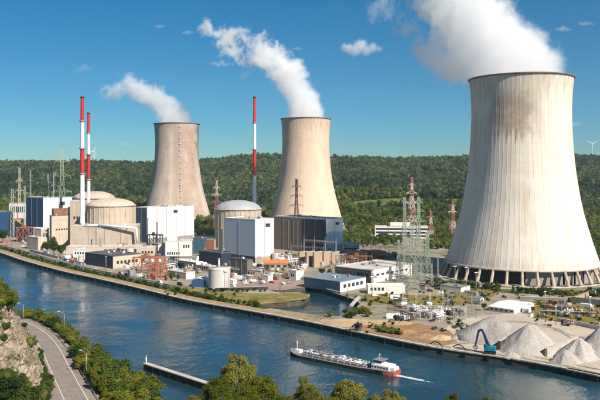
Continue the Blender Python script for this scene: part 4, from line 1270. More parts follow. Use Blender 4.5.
def gantry(label, px, py, n, span, h, ang, mat, group='switchyard gantries', r=.22):
    e = place('gantry', label, 'gantry', px, py, ang, group)
    for k in range(n + 1):
        mb = MB()
        for s in (-.6, .6): mb.bar((k*span + s, 0, 0), (k*span + s*.5, 0, h), r*.8)
        for j in range(5):
            f0, f1 = j/5, (j+1)/5
            mb.bar((k*span - .6*(1-f0*.5), 0, f0*h), (k*span + .6*(1-f1*.5), 0, f1*h), r*.5)
        mb.bar((k*span, 0, h), (k*span, 0, h*1.18), r*.6)
        mb.build('post', mat, e)
    for k in range(n):
        mb = MB().bar((k*span, 0, h - .1), ((k+1)*span, 0, h - .1), r*.8).bar((k*span, 0, h - 1.1), ((k+1)*span, 0, h - 1.1), r*.8)
        for j in range(8): mb.bar((k*span + span*j/8, 0, h - (.1 if j % 2 else 1.1)), (k*span + span*(j+1)/8, 0, h - (1.1 if j % 2 else .1)), r*.5)
        mb.build('beam', mat, e)
        for j in (1, 2, 3): MB().bar((k*span + span*j/4, 0, h - 1.2), (k*span + span*j/4, 0, h - 3.2), .16, 6).build('insulator', RUSTY, e)
gantry('steel gantry in front of the dark turbine hall, left end', 291, 261, 3, 12, 15, ANG + 8, STEEL)
gantry('second steel gantry in front of the dark turbine hall', 304, 259, 3, 12, 19, ANG + 8, CONC)
gantry('rust brown gantry row below the low white house', 327, 258, 4, 9, 13, -8, RUSTY)
gantry('rust brown gantry row in front of the brown substation', 336, 266, 4, 8, 10, -8, RUSTY)
gantry('grey gantry row behind the grey warehouse', 362, 259.5, 5, 8.5, 13, -6, STEEL)
gantry('pale green gantry row at the foot of the green pylons', 399, 286, 3, 8, 17, -8, STEELG)
gantry('second pale green gantry row by the green pylons', 404, 276, 3, 9, 18, -8, STEELG)
gantry('pale gantry at the back of the small switchyard', 403, 311, 3, 8, 11, -6, CONC)
gantry('pale gantry at the front of the small switchyard', 408, 319, 5, 6.5, 8, -6, CONC)
gantry('thin gantry right of the small switchyard', 448, 314, 2, 7, 12, -10, STEEL)
def portal_frames(label, px, py, n, step, w, h, ang, mat):
    e = place('portal_frame', label, 'crane', px, py, ang)
    for k in range(n):
        for y_ in (0, w): MB().bar((k*step, y_, 0), (k*step, y_, h), .5).build('leg', mat, e)
        MB().bar((k*step, -2, h), (k*step, w + 2, h), .6).build('cross_beam', mat, e)
    for y_ in (0, w):
        MB().bar((-1, y_, h + .6), ((n-1)*step + 1, y_, h + .6), .5).build('rail_beam', mat, e)
        mb = MB()
        for k in range(n - 1):
            mb.bar((k*step, y_, h*.1), ((k+1)*step, y_, h*.9), .25); mb.bar((k*step, y_, h*.9), ((k+1)*step, y_, h*.1), .25)
        mb.build('bracing', mat, e)
    MB().box((n-1)*step*.3, (n-1)*step*.3 + 3, w*.3, w*.7, h + 1.1, h + 3.4).build('hoist', mat, e)
    return e
portal_frames('orange steel frames of the yard crane beside the workshop', 134, 273, 4, 7.5, 12, 12.5, -20, ORANGE)
portal_frames('lower orange crane frames right of the taller orange ones', 149, 279, 3, 5.5, 8, 10.0, -20, ORANGE)
portal_frames('orange portal frame at the far left yard', 17, 242, 3, 8, 10, 17, -12, ORANGE)
portal_frames('dark pipe frame in front of the big white hall', 147, 247, 3, 8, 6, 13, -15, DKSTEEL)
portal_frames('rust brown pipe frame beside the brown substation', 350, 266, 3, 7, 6, 8, -10, RUSTY)
for px, py, ytop, r, m, lab in [(157, 249, 222, .8, DKSTEEL, 'dark slim stack in front of the big white hall'), (147.8, 247, 218, .7, DKSTEEL, 'dark slim stack at the left corner of the big white hall'),
        (219, 270.5, 258.5, 1.0, WPAINT, 'white short vent stack beside the navy store'), (34, 246, 228, .6, ORANGE, 'orange post beside the far left portal frame'), (100, 253, 226, .5, STEEL, 'grey pipe mast in front of the annex wall')]:
    x, d = G(px, py)
    e = empty('vent_stack', (x, d, 0), 0, lab, 'stack', 'slim stacks')
    H = ZT(ytop, d)
    MB().bar((0, 0, 0), (0, 0, H), r, 10, r2=r * .8).build('pipe', m, e)
    MB().lathe([(r * .8, H - .6), (r * 1.3, H - .6), (r * 1.3, H), (r * .8, H)], 10, close=True).build('collar', STEEL, e)
    MB().box(-r * 2, r * 2, -r * 2, r * 2, 0, 1.0).build('plinth', CONC, e)

# cars, vans, containers: tiny in the photograph, one mesh each
def car_mesh(name, mat, van=False):
    mb = MB()
    L, W, H = (5.2, 2.0, 2.2) if van else (4.4, 1.8, 1.45)
    side = [(-L/2, .35), (L/2, .35), (L/2, .85), (L/2 - .1, .95), (L*.22, 1.0), (L*.08, H), (-L*.34, H), (-L*.48, 1.0), (-L/2, .9)] if not van else [(-L/2, .35), (L/2, .35), (L/2, 1.0), (L*.36, 1.2), (L*.26, H), (-L/2, H)]
    n = len(side)
    ins = [.0 if z < 1.05 else .18 for _, z in side]
    mb.add([(x, -W/2 + i, z) for (x, z), i in zip(side, ins)] + [(x, W/2 - i, z) for (x, z), i in zip(side, ins)], [tuple(range(n)), tuple(range(2*n-1, n-1, -1))] + [(i, n+i, n+(i+1) % n, (i+1) % n) for i in range(n)])
    for sy in (-1, 1):
        y_ = sy * (W/2 - .08)
        mb.add([(L*.19, y_, 1.02), (L*.07, y_, H-.12), (-L*.32, y_, H-.12), (-L*.42, y_, 1.02)], [(0,1,2,3) if sy > 0 else (3,2,1,0)], 1)
    for sx in (-.31, .31):
        for sy in (-1, 1): mb.bar((sx*L, sy*(W/2-.22), .33), (sx*L, sy*(W/2+.02), .33), .33, 10, mi=2)
    o = mb.build(name, [mat, GLASS, BLACK])
    return o
PAINT = [('white', WPAINT), ('silver', STEEL), ('red', RED), ('dark', BLACK), ('blue', BLUEP)]
rgc = random.Random(11)
carp = {}
def car(px, py, ang, i, label, group, van=False):
    nm, m = PAINT[i]
    key = (i, van)
    if key not in carp: o = carp[key] = car_mesh('parked_van' if van else 'parked_car', m, van)
    else: o = carp[key].copy(); COL.objects.link(o)
    x, y = G(px, py)
    o.location = (x, y, .1); o.rotation_euler = (0, 0, R(ang))
    tag(o, label % nm, 'van' if van else 'car', group)
k = 0
for px, py in [(60, 259), (63, 260), (66, 260.8), (69, 261.6), (72, 262.4), (76, 263.5), (79, 264.3), (83, 265)]:
    car(px, py, 45 + rgc.uniform(-4, 4), [0, 1, 3, 0, 2, 1, 4, 0][k], ['first', 'second', 'third', 'fourth', 'fifth', 'sixth', 'seventh', 'last'][k] + ' car from the left in the parking row, %s', 'cars parked left of the workshop'); k += 1
for j, (px, py, c) in enumerate([(96, 271.5, 0), (121, 274.5, 1), (127, 276, 3), (160, 283.5, 0), (180, 285.5, 3), (233, 287, 0)]):
    car(px, py, -46, c, ['tiny %s van on the riverside road left of the orange crane', 'tiny %s van in front of the workshop end wall', 'tiny %s van right of the workshop end wall', 'tiny %s van below the orange crane frames', 'tiny %s van on the riverside road left of the tank', 'tiny %s van right of the large round tank'][j], 'vans along the riverside road', True)
for j, (px, py, c) in enumerate([(23, 247, 0), (29, 247.5, 0), (33, 252, 1), (272, 283, 2), (283, 284.5, 0), (290, 283.5, 1), (375, 296.5, 0), (430, 291.5, 3)]):
    car(px, py, rgc.uniform(-60, 20), c, ['tiny %s car under the left orange portal', 'tiny %s car right of the left orange portal', 'tiny %s car on the road at far left', 'tiny %s car left on the reddish gravel yard', 'tiny %s car in the middle of the reddish yard', 'tiny %s car right on the reddish yard', 'tiny %s car below the long white shed', 'tiny %s car left of the grey roofed shed'][j], 'single parked cars')
def box_mesh(name, mat, L=6.1, W=2.45, H=2.6):
    mb = MB().box(-L/2, L/2, -W/2, W/2, .1, H)
    for k_ in range(int(L / .6)): 
        x = -L/2 + .3 + k_ * .6
        mb.box(x - .12, x + .12, -W/2 - .05, W/2 + .05, .25, H - .15)
    mb.box(-L/2 - .06, -L/2 + .1, -W/2 - .06, W/2 + .06, 0, H + .05); mb.box(L/2 - .1, L/2 + .06, -W/2 - .06, W/2 + .06, 0, H + .05)
    return mb.build(name, mat)
cont = {}
def container(px, py, ang, m, label, z=0):
    if m.name not in cont: o = cont[m.name] = box_mesh('container', m)
    else: o = cont[m.name].copy(); COL.objects.link(o)
    x, y = G(px, py); o.location = (x, y, z + .06); o.rotation_euler = (0, 0, R(ang))
    tag(o, label, 'container', 'yard containers')
for px, py, a, m, lab in [(238, 279, -20, WPAINT, 'white container right of the tank, leftmost of three'), (246, 281, -30, WPAINT, 'white container in the middle of three by the tank'), (254, 279.5, -10, STEEL, 'grey container, rightmost of three by the tank'),
        (252, 272, -42, WPAINT, 'white container below the white hall corner'), (258, 270.5, -42, RUSTY, 'brown container below the white hall corner'), (262, 273, 20, WPAINT, 'white container left of the orange roofed shed'),
        (299, 277, -42, WPAINT, 'white container behind the small white gate block'), (176, 268, -42, BLUEP, 'blue container beside the low white store'), (208, 264, -42, WPAINT, 'white container in front of the navy store'),
        (395, 299, -6, WPAINT, 'white container on the dry meadow edge'), (402, 318, -10, GREYBL, 'blue grey container left of the small switchyard'), (392, 318.5, -10, WPAINT, 'white container left of the blue grey one'), (476, 304, -30, STEEL, 'grey container on the dry meadow by the shed'),
        (560, 303, -42, STEEL, 'grey container right of the white roofed shed'), (570, 311, -35, RUSTY, 'brown container in the dry scrub at right'), (586, 308, -42, WPAINT, 'white container by the tan roofed shed'),
        (120, 262, -42, WPAINT, 'white container behind the workshop roof'), (150, 262, -30, WPAINT, 'white container left of the white office foot'), (46, 254, -45, WPAINT, 'white container beside the riverside trees'), (352, 269, -10, RUSTY, 'brown container below the brown substation')]:
    container(px, py, a, m, lab)
def lamp_mast(label, px, py, h):
    x, d = G(px, py)
    e = empty('light_mast', (x, d, 0), R(rgc.uniform(0, 90)), label, 'light mast', 'yard light masts')
    MB().bar((0, 0, 0), (0, 0, h), .26, 8, r2=.14).build('pole', STEEL, e)
    MB().box(-1.4, 1.4, -.25, .25, h, h + .4).build('lamp_head', WPAINT, e)
for j, (px, py, h) in enumerate([(70, 266, 14), (106, 274, 14), (144, 282, 14), (176, 288, 14), (229, 290, 16), (262, 285, 16), (280, 291, 12), (303, 283, 14), (348, 300, 12), (372, 298, 14), (455, 300, 22), (466, 306, 24), (476, 318, 26), (388, 313, 14), (545, 312, 12), (556, 325, 10), (590, 318, 12)]):
    lamp_mast(['slim light mast on the riverside road near the parked cars', 'slim light mast in front of the dark roofed workshop', 'slim light mast below the orange crane frames', 'slim light mast left of the grass spit', 'slim light mast right of the round tank', 'slim light mast at the reddish yard edge', 'slim light mast behind the tip of the spit', 'slim light mast left of the glazed hall', 'slim light mast at the right end of the basin', 'slim light mast below the white shed', 'tall mast on the dry meadow, left one', 'tall mast on the dry meadow, right one', 'tall mast at the left gravel pile', 'slim light mast left of the small switchyard', 'slim light mast right of the white roofed shed', 'short light mast behind the pointed gravel pile', 'slim light mast at the right edge scrub'][j], px, py, h)

# pipes, walls, small works
def long_box(name, label, cat, p, q, w, h, mat, z=0, posts=None, group=None):
    a, b = GV(*p), GV(*q)
    L = (b - a).length
    e = empty(name, (a.x, a.y, z), math.atan2(b.y - a.y, b.x - a.x), label, cat, group)
    MB().box(0, L, -w/2, w/2, 0 if not posts else posts, h).build('wall' if not posts else 'pipe', mat, e)
    MB().box(-.15, L + .15, -w/2 - .12, w/2 + .12, h, h + .25).build('coping', CONC, e)
    if posts:
        n = max(2, int(L / 9))
        for k_ in range(n + 1):
            MB().box(L*k_/n - .25, L*k_/n + .25, -w/2, w/2, 0, posts).build('support', STEEL, e)
    return e
long_box('retaining_wall', 'dark sloping retaining wall between two gravel piles', 'wall', (499, 351), (527, 336), 1.2, 4.6, CONCD)
long_box('retaining_wall', 'concrete retaining wall right of the pointed gravel pile', 'wall', (546, 357), (577, 344), 1.2, 3.6, CONC)
long_box('flood_wall', 'pale low wall between road and yard at left', 'wall', (30, 251.5), (84, 265.5), .6, 2.2, CONC)
long_box('pipe_bridge', 'grey pipe bridge in front of the white office', 'pipe', (138, 264), (197, 264), 1.6, 7.0, STEEL, posts=5.0)
long_box('pipe_bridge', 'pale pipe bridge below the pale blue hall', 'pipe', (221, 273), (262, 278), 1.4, 5.5, CONC, posts=4.0)
long_box('basin_wall', 'pale concrete edge along the glazed hall and basin', 'wall', (307, 285.4), (341, 294.2), .7, 1.1, CONC)
long_box('footbridge', 'pale narrow walkway at the right end of the basin', 'bridge', (351, 307), (359, 297.5), 1.8, .9, CONC)
long_box('yard_wall', 'long low wall behind the gravel yard at right', 'wall', (556, 321), (612, 333), .6, 2.0, CONC)
long_box('yard_wall', 'long low wall in the dry scrub at right', 'wall', (540, 313), (596, 315), .5, 1.4, CONCD)
long_box('conveyor', 'low conveyor line behind the white roofed shed', 'conveyor', (520, 303), (562, 305), 1.4, 4.2, STEEL, posts=2.8)
long_box('fence', 'dark fence line behind the grass spit', 'fence', (215, 291.2), (268, 289.6), .25, 2.2, DKSTEEL)
# bollard-like mooring dolphin at the quay
x, y = G(358, 331.2)
e = empty('mooring_dolphin', (x, y, 0), R(-30), 'dark mooring post standing on the quay edge', 'mooring post')
MB().box(-1.3, 1.3, -1.3, 1.3, -4, 3.0).build('pile', CONCD, e)
MB().box(-1.8, 1.8, -1.8, 1.8, 3.0, 3.8).build('cap', BLACK, e)
MB().bar((0, 0, 3.8), (0, 0, 5.0), .5, 10).build('bollard', BLACK, e)

# ------------------------------------------------------------------ gravel piles
def pile(label, px, py, rx, ry, h, seed, mat, rot=0.0, group='gravel piles', sharp=1.0):
    x, y = G(px, py)
    n, m = 64, 20
    V, Q = [(0, 0, h)], []
    rgp = random.Random(seed)
    for j in range(1, m + 1):
        f = j / m
        for i in range(n):
            t = 2 * math.pi * i / n
            wob = 1 + .16 * nz((math.cos(t) * 1.5 + seed, math.sin(t) * 1.5, 0), 1.0, 3)
            X, Y = rx * f * wob * math.cos(t), ry * f * wob * math.sin(t)
            z = h * max(0.0, (1 - f ** sharp)) 
            lean = 1 + .22 * nz((math.cos(t) * .9 + seed * 2, math.sin(t) * .9, 5), 1.0, 2)
            g_ = min(1.0, f * lean)
            z = h * (1 - math.sqrt(g_ * g_ + .022)) / (1 - math.sqrt(.022))
            z -= h * .10 * max(0, nz((X * .12 + seed, Y * .12, 0), 1.0, 3)) * math.sin(math.pi * min(1, f))
            z += .40 * nz((X * .22, Y * .22, seed), 1.0, 3) * (1 - f * .6) + .16 * nz((X * .9, Y * .9, seed), 1.0, 4)
            if j == m: z = -.4
            V.append((X, Y, z))
    F_ = [(0, 1 + i, 1 + (i + 1) % n) for i in range(n)]
    for j in range(m - 1):
        for i in range(n):
            a, b = 1 + j * n + i, 1 + j * n + (i + 1) % n
            F_.append((a, a + n, b + n, b))
    o = MB().add(V, F_, 0, True).build('gravel_pile', mat, None, (x, y, 0))
    o.rotation_euler = (0, 0, R(rot))
    return tag(o, label, 'gravel pile', group)
pile('broad rounded gravel pile left of the pointed one', 493, 338, 21.5, 16, 11.0, 3, M_GRAVEL, -10)
pile('pointed pale gravel pile in the middle of the quay yard', 531, 350, 16.5, 13, 12.2, 5, M_GRAVEL2, 0)
pile('pale heap in front of the right retaining wall', 566, 362, 7, 6, 5.5, 7, M_GRAVEL2, 0)
pile('pale heap right of the right retaining wall', 580, 357, 12, 9, 8.5, 9, M_GRAVEL2, 20)
pile('grey heap cut by the right edge of the picture', 602, 353, 15, 12, 12, 11, M_GRAVEL, 20)
pile('dark low heap far right behind the pale heaps', 594, 343, 9, 7, 4.0, 13, M_GRAVEL, 0)
pile('low pale heap left of the broad rounded pile', 464, 338, 8, 6, 3.2, 15, M_GRAVEL2, 0)
pile('brown earth heap beside the quay', 424, 337, 8, 5, 1.7, 17, M_EARTH, 0, 'earth heaps')
pile('small orange brown earth heap right of the brown one', 440, 338.5, 7, 5, 1.9, 19, M_SANDS, 0, 'earth heaps')
pile('small earth heap left of the brown one', 408, 332, 7, 5, 1.3, 21, M_EARTH, 0, 'earth heaps')
pile('tiny pale heap in front of the crane', 512, 357, 4, 3.2, 2.4, 23, M_GRAVEL2, 0)
# material handler on the quay
x, y = G(490, 354)
e = empty('crane', (x, y, 0), R(-20), 'blue material handler with black folded boom on the quay', 'crane')
MB().box(-2.6, 2.6, -2, -1.1, 0, 1).box(-2.6, 2.6, 1.1, 2, 0, 1).build('track', BLACK, e)
MB().lathe([(1.2, .7), (1.2, 1.6)], 16).build('turntable', DKSTEEL, e)
CYAN = flat_mat('cyan blue paint', (0.01, 0.20, 0.33), 0.1, .6, .4)
bevel(MB().box(-1.2, 2.6, -1.4, 1.4, 1.6, 3.6).build('house', CYAN, e), .15)
cb = MB().box(-2.6, -1.25, -1.5, -.2, 1.7, 4.6).build('cab', CYAN, e)
MB().box(-2.66, -1.6, -1.56, -.14, 3.0, 4.3).build('window', GLASS, cb)
BOOM = flat_mat('dark blue boom paint', (0.02, 0.045, 0.09), 0.2, .6, .4)
bo = MB().bar((-.4, .5, 3.2), (-3.6, .5, 10.8), .75, 6, r2=.55).bar((-3.6, .5, 10.8), (-5.2, .5, 10.2), .55, 6).build('boom', BOOM, e)
MB().bar((-5.0, .5, 10.6), (-6.6, .5, 3.6), .55, 6, r2=.4).build('stick', BOOM, e)
MB().bar((-1.6, .5, 3.4), (-2.6, .5, 7.6), .2, 6).build('ram', STEEL, bo)
for k_ in range(4):
    t = math.pi / 2 * k_ + .4
    MB().bar((-6.6, .5, 3.6), (-6.6 + 1.1 * math.cos(t), .5 + 1.1 * math.sin(t), 2.6), .2).bar((-6.6 + 1.1 * math.cos(t), .5 + 1.1 * math.sin(t), 2.6), (-6.6 + .4 * math.cos(t), .5 + .4 * math.sin(t), 1.5), .16).build('grapple_tine', BLACK, e)
for j, (px0, px1, py, lab) in enumerate([(429, 443, 345.5, 'black arched loading pipe left on the quay'), (452, 466, 348.5, 'black arched loading pipe right on the quay')]):
    a, b = GV(px0, py), GV(px1, py + 2.6)
    o_ = empty('loading_pipe', a, 0, lab, 'pipe', 'arched loading pipes')
    mb = MB(); prev = None
    for k_ in range(13):
        f = k_ / 12
        p = (b - a) * f + Vector((0, 0, 2.4 * math.sin(math.pi * f * .92 + .1)))
        if prev is not None: mb.bar(prev, p, .26, 8)
        prev = p
    mb.build('pipe', BLACK, o_)
    MB().box(-.8, .8, -.8, .8, 0, .6).build('plinth', CONC, o_)

# ------------------------------------------------------------------ small yard clutter, each a few pixels across
def inside(x, y, m=1.5):
    for xc, yc, a, L, W in FOOT:
        dx, dy = x - xc, y - yc
        lx = dx * math.cos(a) + dy * math.sin(a); ly = -dx * math.sin(a) + dy * math.cos(a)
        if -L - m < lx < m and -m < ly < W + m: return True
    for (tx, ty), r in ((T1, 66), (T2, 66), (T3, 74), (((218 - 300) * 510 / F, 510), 11), (((111 - 300) * 783 / F, 783), 30), (((94 - 300) * 862 / F, 862), 30), (((238 - 300) * 795 / F, 795), 30)):
        if (x - tx) ** 2 + (y - ty) ** 2 < r * r: return True
    return False
def k_cabinet(m):
    return MB().box(-1.3, 1.3, -.8, .8, .15, 2.4).box(-1.5, 1.5, -1, 1, 2.4, 2.6).box(-1.4, 1.4, -.9, .9, 0, .15).box(-.5, .5, -.9, -.8, .3, 2.1)
def k_vessel(m):
    mb = MB().bar((-2.6, 0, 1.7), (2.6, 0, 1.7), 1.1, 14).bar((-3, 0, 1.7), (-2.6, 0, 1.7), .6, 14, r2=1.1).bar((2.6, 0, 1.7), (3, 0, 1.7), 1.1, 14, r2=.6)
    return mb.box(-1.9, -1.5, -.8, .8, 0, 1).box(1.5, 1.9, -.8, .8, 0, 1).bar((0, 0, 2.7), (0, 0, 3.8), .2, 8)
def k_skid(m):
    mb = MB().box(-3, 3, -1.4, 1.4, 0, .3)
    for k_ in range(4): mb.bar((-2.4 + k_ * 1.5, -.5, .3), (-2.4 + k_ * 1.5, -.5, 2.2 + (k_ % 2)), .35, 8)
    return mb.bar((-2.8, .6, 1.2), (2.8, .6, 1.2), .22, 8).bar((-2.8, .6, 1.9), (2.8, .6, 1.9), .22, 8).box(-2.9, -2.6, .3, .9, 0, 2.2).box(2.6, 2.9, .3, .9, 0, 2.2).box(.2, 1.8, .1, 1.1, .3, 1.4)
def k_stack(m):
    mb = MB()
    for j in range(3):
        for k_ in range(4 - j): mb.bar((-3, (k_ - (3 - j) / 2) * .72, .4 + j * .62), (3, (k_ - (3 - j) / 2) * .72, .4 + j * .62), .35, 8)
    return mb
def k_hut(m):
    return MB().add([(-2.2,-1.6,0),(2.2,-1.6,0),(2.2,1.6,0),(-2.2,1.6,0),(-2.2,-1.6,2.5),(2.2,-1.6,2.5),(2.2,1.6,2.5),(-2.2,1.6,2.5),(-2.2,0,3.4),(2.2,0,3.4)], [(0,1,5,4),(2,3,7,6),(1,2,6,9,5),(3,0,4,8,7),(4,5,9,8),(6,7,8,9)]).box(-.5, .5, -1.7, -1.6, 0, 2)
def k_rack(m):
    mb = MB()
    for x in (-4, 0, 4):
        for y_ in (-1, 1): mb.bar((x, y_, 0), (x, y_, 4.6), .14)
        mb.bar((x, -1.1, 4.4), (x, 1.1, 4.4), .14).bar((x, -1.1, 3), (x, 1.1, 3), .14)
    for y_ in (-.7, 0, .7): mb.bar((-4.6, y_, 4.75), (4.6, y_, 4.75), .25, 8)
    for y_ in (-.4, .5): mb.bar((-4.6, y_, 3.3), (4.6, y_, 3.3), .22, 8)
    return mb
KINDS = [('equipment_cabinet', 'cabinet', k_cabinet), ('pressure_vessel', 'vessel', k_vessel), ('pump_skid', 'machinery', k_skid), ('pipe_stack', 'pipes', k_stack), ('hut', 'hut', k_hut), ('pipe_rack', 'pipe rack', k_rack)]
MATS = [('white', WPAINT), ('grey', STEEL), ('brown', RUSTY), ('dark', DKSTEEL), ('orange', ORANGE), ('cream', CREAM)]
kme = {}
QN = np.array([[p.x, p.y] for p in QL])
def quay_dist(x, y):
    ab = QN[1:] - QN[:-1]; ap = np.array([x, y]) - QN[:-1]
    t = np.clip((ap * ab).sum(1) / (ab ** 2).sum(1), 0, 1)
    d = ap - ab * t[:, None]; dd = (d ** 2).sum(1); i = int(dd.argmin())
    return math.sqrt(dd[i]) * (1 if ab[i][0] * ap[i][1] - ab[i][1] * ap[i][0] > 0 else -1)
same = {}
def clutter(px, py, kind, mi, where, s):
    x, y = G(px, py)
    if inside(x, y, 2.2) or quay_dist(x, y) < 27: return
    nm, cat, fn = KINDS[kind]; mn, m = MATS[mi]
    if (kind, mi) not in kme: o = fn(m).build(nm, m); kme[(kind, mi)] = o
    else: o = kme[(kind, mi)].copy(); COL.objects.link(o)
    o.location = (x, y, .1); o.rotation_euler = (0, 0, R(ANG + rgk.choice([0, 0, 90]) + rgk.uniform(-6, 6))); o.scale = (s, s, s)
    tag(o, 'x', cat, 'yard equipment ' + where)
    same.setdefault(('small %s %s' % (mn, nm.replace('_', ' ')), where), []).append((px, o))
rgk = random.Random(77)
for where, n, (x0, x1, y0, y1), mats, kinds, sc in [
    ('in the far left yard', 26, (2, 68, 242, 262), [0, 1, 2, 4, 5], [0, 1, 2, 4, 5], (1.0, 1.6)),
    ('below the long cream building', 22, (64, 140, 255.5, 264), [0, 1, 2, 3], [0, 1, 2, 3, 5], (.9, 1.4)),
    ('around the workshop and orange crane', 26, (112, 170, 263, 281), [0, 1, 2, 4], [0, 2, 3, 4], (.8, 1.3)),
    ('below the white office block', 30, (156, 226, 258, 275), [0, 1, 3, 5], [0, 1, 2, 4, 5], (.8, 1.4)),
    ('between the round tank and white hall', 34, (222, 264, 264, 284), [0, 0, 1, 2, 3], [0, 1, 2, 3, 4, 5], (.8, 1.3)),
    ('around the orange roofed shed', 30, (258, 306, 264, 281), [0, 1, 2, 4, 5], [0, 1, 2, 3, 4], (.7, 1.2)),
    ('in front of the dark turbine hall', 40, (276, 348, 255, 272), [0, 1, 1, 2, 5], [0, 1, 2, 5], (1.0, 1.7)),
    ('behind the grey warehouse', 34, (344, 402, 254, 270), [1, 2, 3, 4, 5], [0, 1, 2, 5], (1.0, 1.6)),
    ('at the foot of the green pylons', 24, (390, 440, 266, 294), [0, 1, 3], [0, 1, 2, 5], (.8, 1.4)),
    ('in the small switchyard', 36, (398, 466, 305, 322), [0, 1, 1, 3, 2], [0, 1, 2, 5], (.6, 1.1)),
    ('beside the white roofed shed', 22, (520, 572, 303, 318), [0, 1, 2, 3], [0, 2, 3, 4], (.6, 1.1)),
    ('in the dry scrub at right', 16, (560, 602, 306, 326), [1, 2, 3, 5], [0, 2, 3], (.6, 1.0)),
    ('on the meadow before the tower', 12, (440, 486, 293, 305), [0, 1, 3], [0, 2, 4], (.7, 1.1)),
    ('near the earth heaps', 10, (400, 470, 326, 336), [1, 2, 3], [2, 3], (.5, .8))]:
    for _ in range(n):
        clutter(rgk.uniform(x0, x1), rgk.uniform(y0, y1), rgk.choice(kinds), rgk.choice(mats), where, rgk.uniform(*sc))

for (lab, where), ls in same.items():
    ls.sort(key=lambda q: q[0])
    for k_, (_, o) in enumerate(ls):
        o['label'] = lab + ' ' + where if len(ls) == 1 else '%s %s from the left %s' % (ordinal(k_), lab, where)
# ------------------------------------------------------------------ near bank: terrain, road, cliff
bank = [Vector((-700, 760, 0)), Vector((-420, 575, 0)), Vector((-250, 475, 0)), Vector((-169, 421, 0)), Vector((-124, 380, 0)), Vector((-93, 327, 0)), Vector((-60, 275, 0)), Vector((-36, 253, 0)), Vector((0, 246, 0)), Vector((50, 240, 0)), Vector((120, 228, 0)), Vector((240, 196, 0)), Vector((420, 150, 0)), Vector((600, 120, 0))]
BL = smooth_line(bank, 5)
BN = np.array([[p.x, p.y] for p in BL])
def bank_dist(x, y):
    """signed distance to the near waterline, positive on land (camera side)"""
    a, b = BN[:-1], BN[1:]
    ab = b - a; ap = np.array([x, y]) - a
    t = np.clip((ap * ab).sum(1) / (ab ** 2).sum(1), 0, 1)
    d = ap - ab * t[:, None]
    dd = (d ** 2).sum(1); i = int(dd.argmin())
    cr = ab[i][0] * ap[i][1] - ab[i][1] * ap[i][0]
    return math.sqrt(dd[i]) * (-1 if cr > 0 else 1)
ROADZ = 7.0
def NearZ(x, y):
    s = bank_dist(x, y)
    z = -7 + 14 * min(1, max(0, (s + 5) / 20.0)) if s < 15 else 7.0
    if x > -55:                                           # lower bank right of the road
        k_ = min(1, (x + 55) / 40.0); z = z * (1 - k_) + min(z, 2.0) * k_
    t = min(1, max(0, (150 - y) / 150)); ss = t * t * (3 - 2 * t)
    z = z + (78 - z) * ss * 0.92
    if s > 1: z += .5 * nz((x, y, 0), .08, 3)
    return z
gx = np.linspace(-420, 420, 141); gy = np.linspace(-30, 560, 119)
V_ = [(x, y, NearZ(x, y) - .25) for y in gy for x in gx]
Q_ = [(j * 141 + i, j * 141 + i + 1, (j + 1) * 141 + i + 1, (j + 1) * 141 + i) for j in range(118) for i in range(140)]
tag(link('near_bank', fast_mesh('near_bank', V_, Q_, M_NEAR, smooth=True)), 'overgrown near bank sloping to the river', 'bank', kind='structure')

road_c = [Vector((-30, 140, 0)), Vector((-54, 190, 0)), Vector((-77, 236, 0)), Vector((-95, 273, 0)), Vector((-112, 308, 0)), Vector((-129, 336, 0)), Vector((-152, 362, 0)), Vector((-190, 388, 0)), Vector((-260, 420, 0)), Vector((-380, 480, 0))]
road_c = [p + Vector((-1.4, 0, 0)) for p in road_c]
RL = smooth_line(road_c, 7)
def rstrip(name, d0, d1, z, mat, label, cat, i0=0, i1=None):
    L = RL[i0:i1]
    A, B = offset_line(L, d0), offset_line(L, d1)
    vs_, fs = [], []
    for a, b in zip(A, B): vs_ += [(a.x, a.y, z), (b.x, b.y, z)]
    for k_ in range(len(L) - 1): fs.append((2*k_, 2*k_+1, 2*k_+3, 2*k_+2))
    return tag(MB().add(vs_, fs).build(name, mat), label, cat, kind='structure')
ROADM = flat_mat('pale worn asphalt', (0.27, 0.225, 0.19), .18, .35, .9, bump=.15)  # one even warm tan-grey base colour
SHOUL = flat_mat('gravel shoulder', (0.34, 0.28, 0.21), .2, .8, .95, bump=.3)
rstrip('road_shoulder', -10.6, 10.6, ROADZ + .25, SHOUL, 'pale gravel shoulders of the riverside highway at lower left', 'shoulder')
rstrip('riverside_road', -8.2, 8.4, ROADZ + .36, ROADM, 'grey riverside highway bending left below the cliff', 'road')
MARK = flat_mat('worn road marking', (0.62, 0.60, 0.56), .2, 1.5, .8)
rstrip('road_marking', 0.9, 1.2, ROADZ + .39, MARK, 'solid white line between the two road halves', 'road marking')
rstrip('road_marking', -6.2, -5.9, ROADZ + .39, MARK, 'white edge line on the river side of the road', 'road marking')
rstrip('road_marking', 7.4, 7.65, ROADZ + .39, MARK, 'white edge line on the cliff side of the road', 'road marking', 18)
WEAR = flat_mat('tyre darkened asphalt', (0.25, 0.21, 0.178), .18, .35, .88, bump=.15)
for k_, c_ in enumerate((-4.9, -3.2, -1.6, .1, 3.0, 4.7)):
    rstrip('tyre_wear', c_ - .38, c_ + .38, ROADZ + .37, WEAR, ordinal(k_) + ' darker wheel path across the highway, counted from the river side', 'road wear')
# guard rail on the river side
gr_ = empty('guard_rail', (RL[20].x, RL[20].y, ROADZ + .25), 0, 'grey steel guard rail on the river side of the highway', 'guard rail')
gl = offset_line(RL, -9.0)
mb = MB()
for a, b in zip(gl[10:44], gl[11:45]):
    mb.bar((a.x - RL[20].x, a.y - RL[20].y, .65), (b.x - RL[20].x, b.y - RL[20].y, .65), .16)
mb.build('rail', STEEL, gr_)
for p in gl[10:44]: MB().bar((p.x - RL[20].x, p.y - RL[20].y, 0), (p.x - RL[20].x, p.y - RL[20].y, .7), .08).build('post', STEEL, gr_)
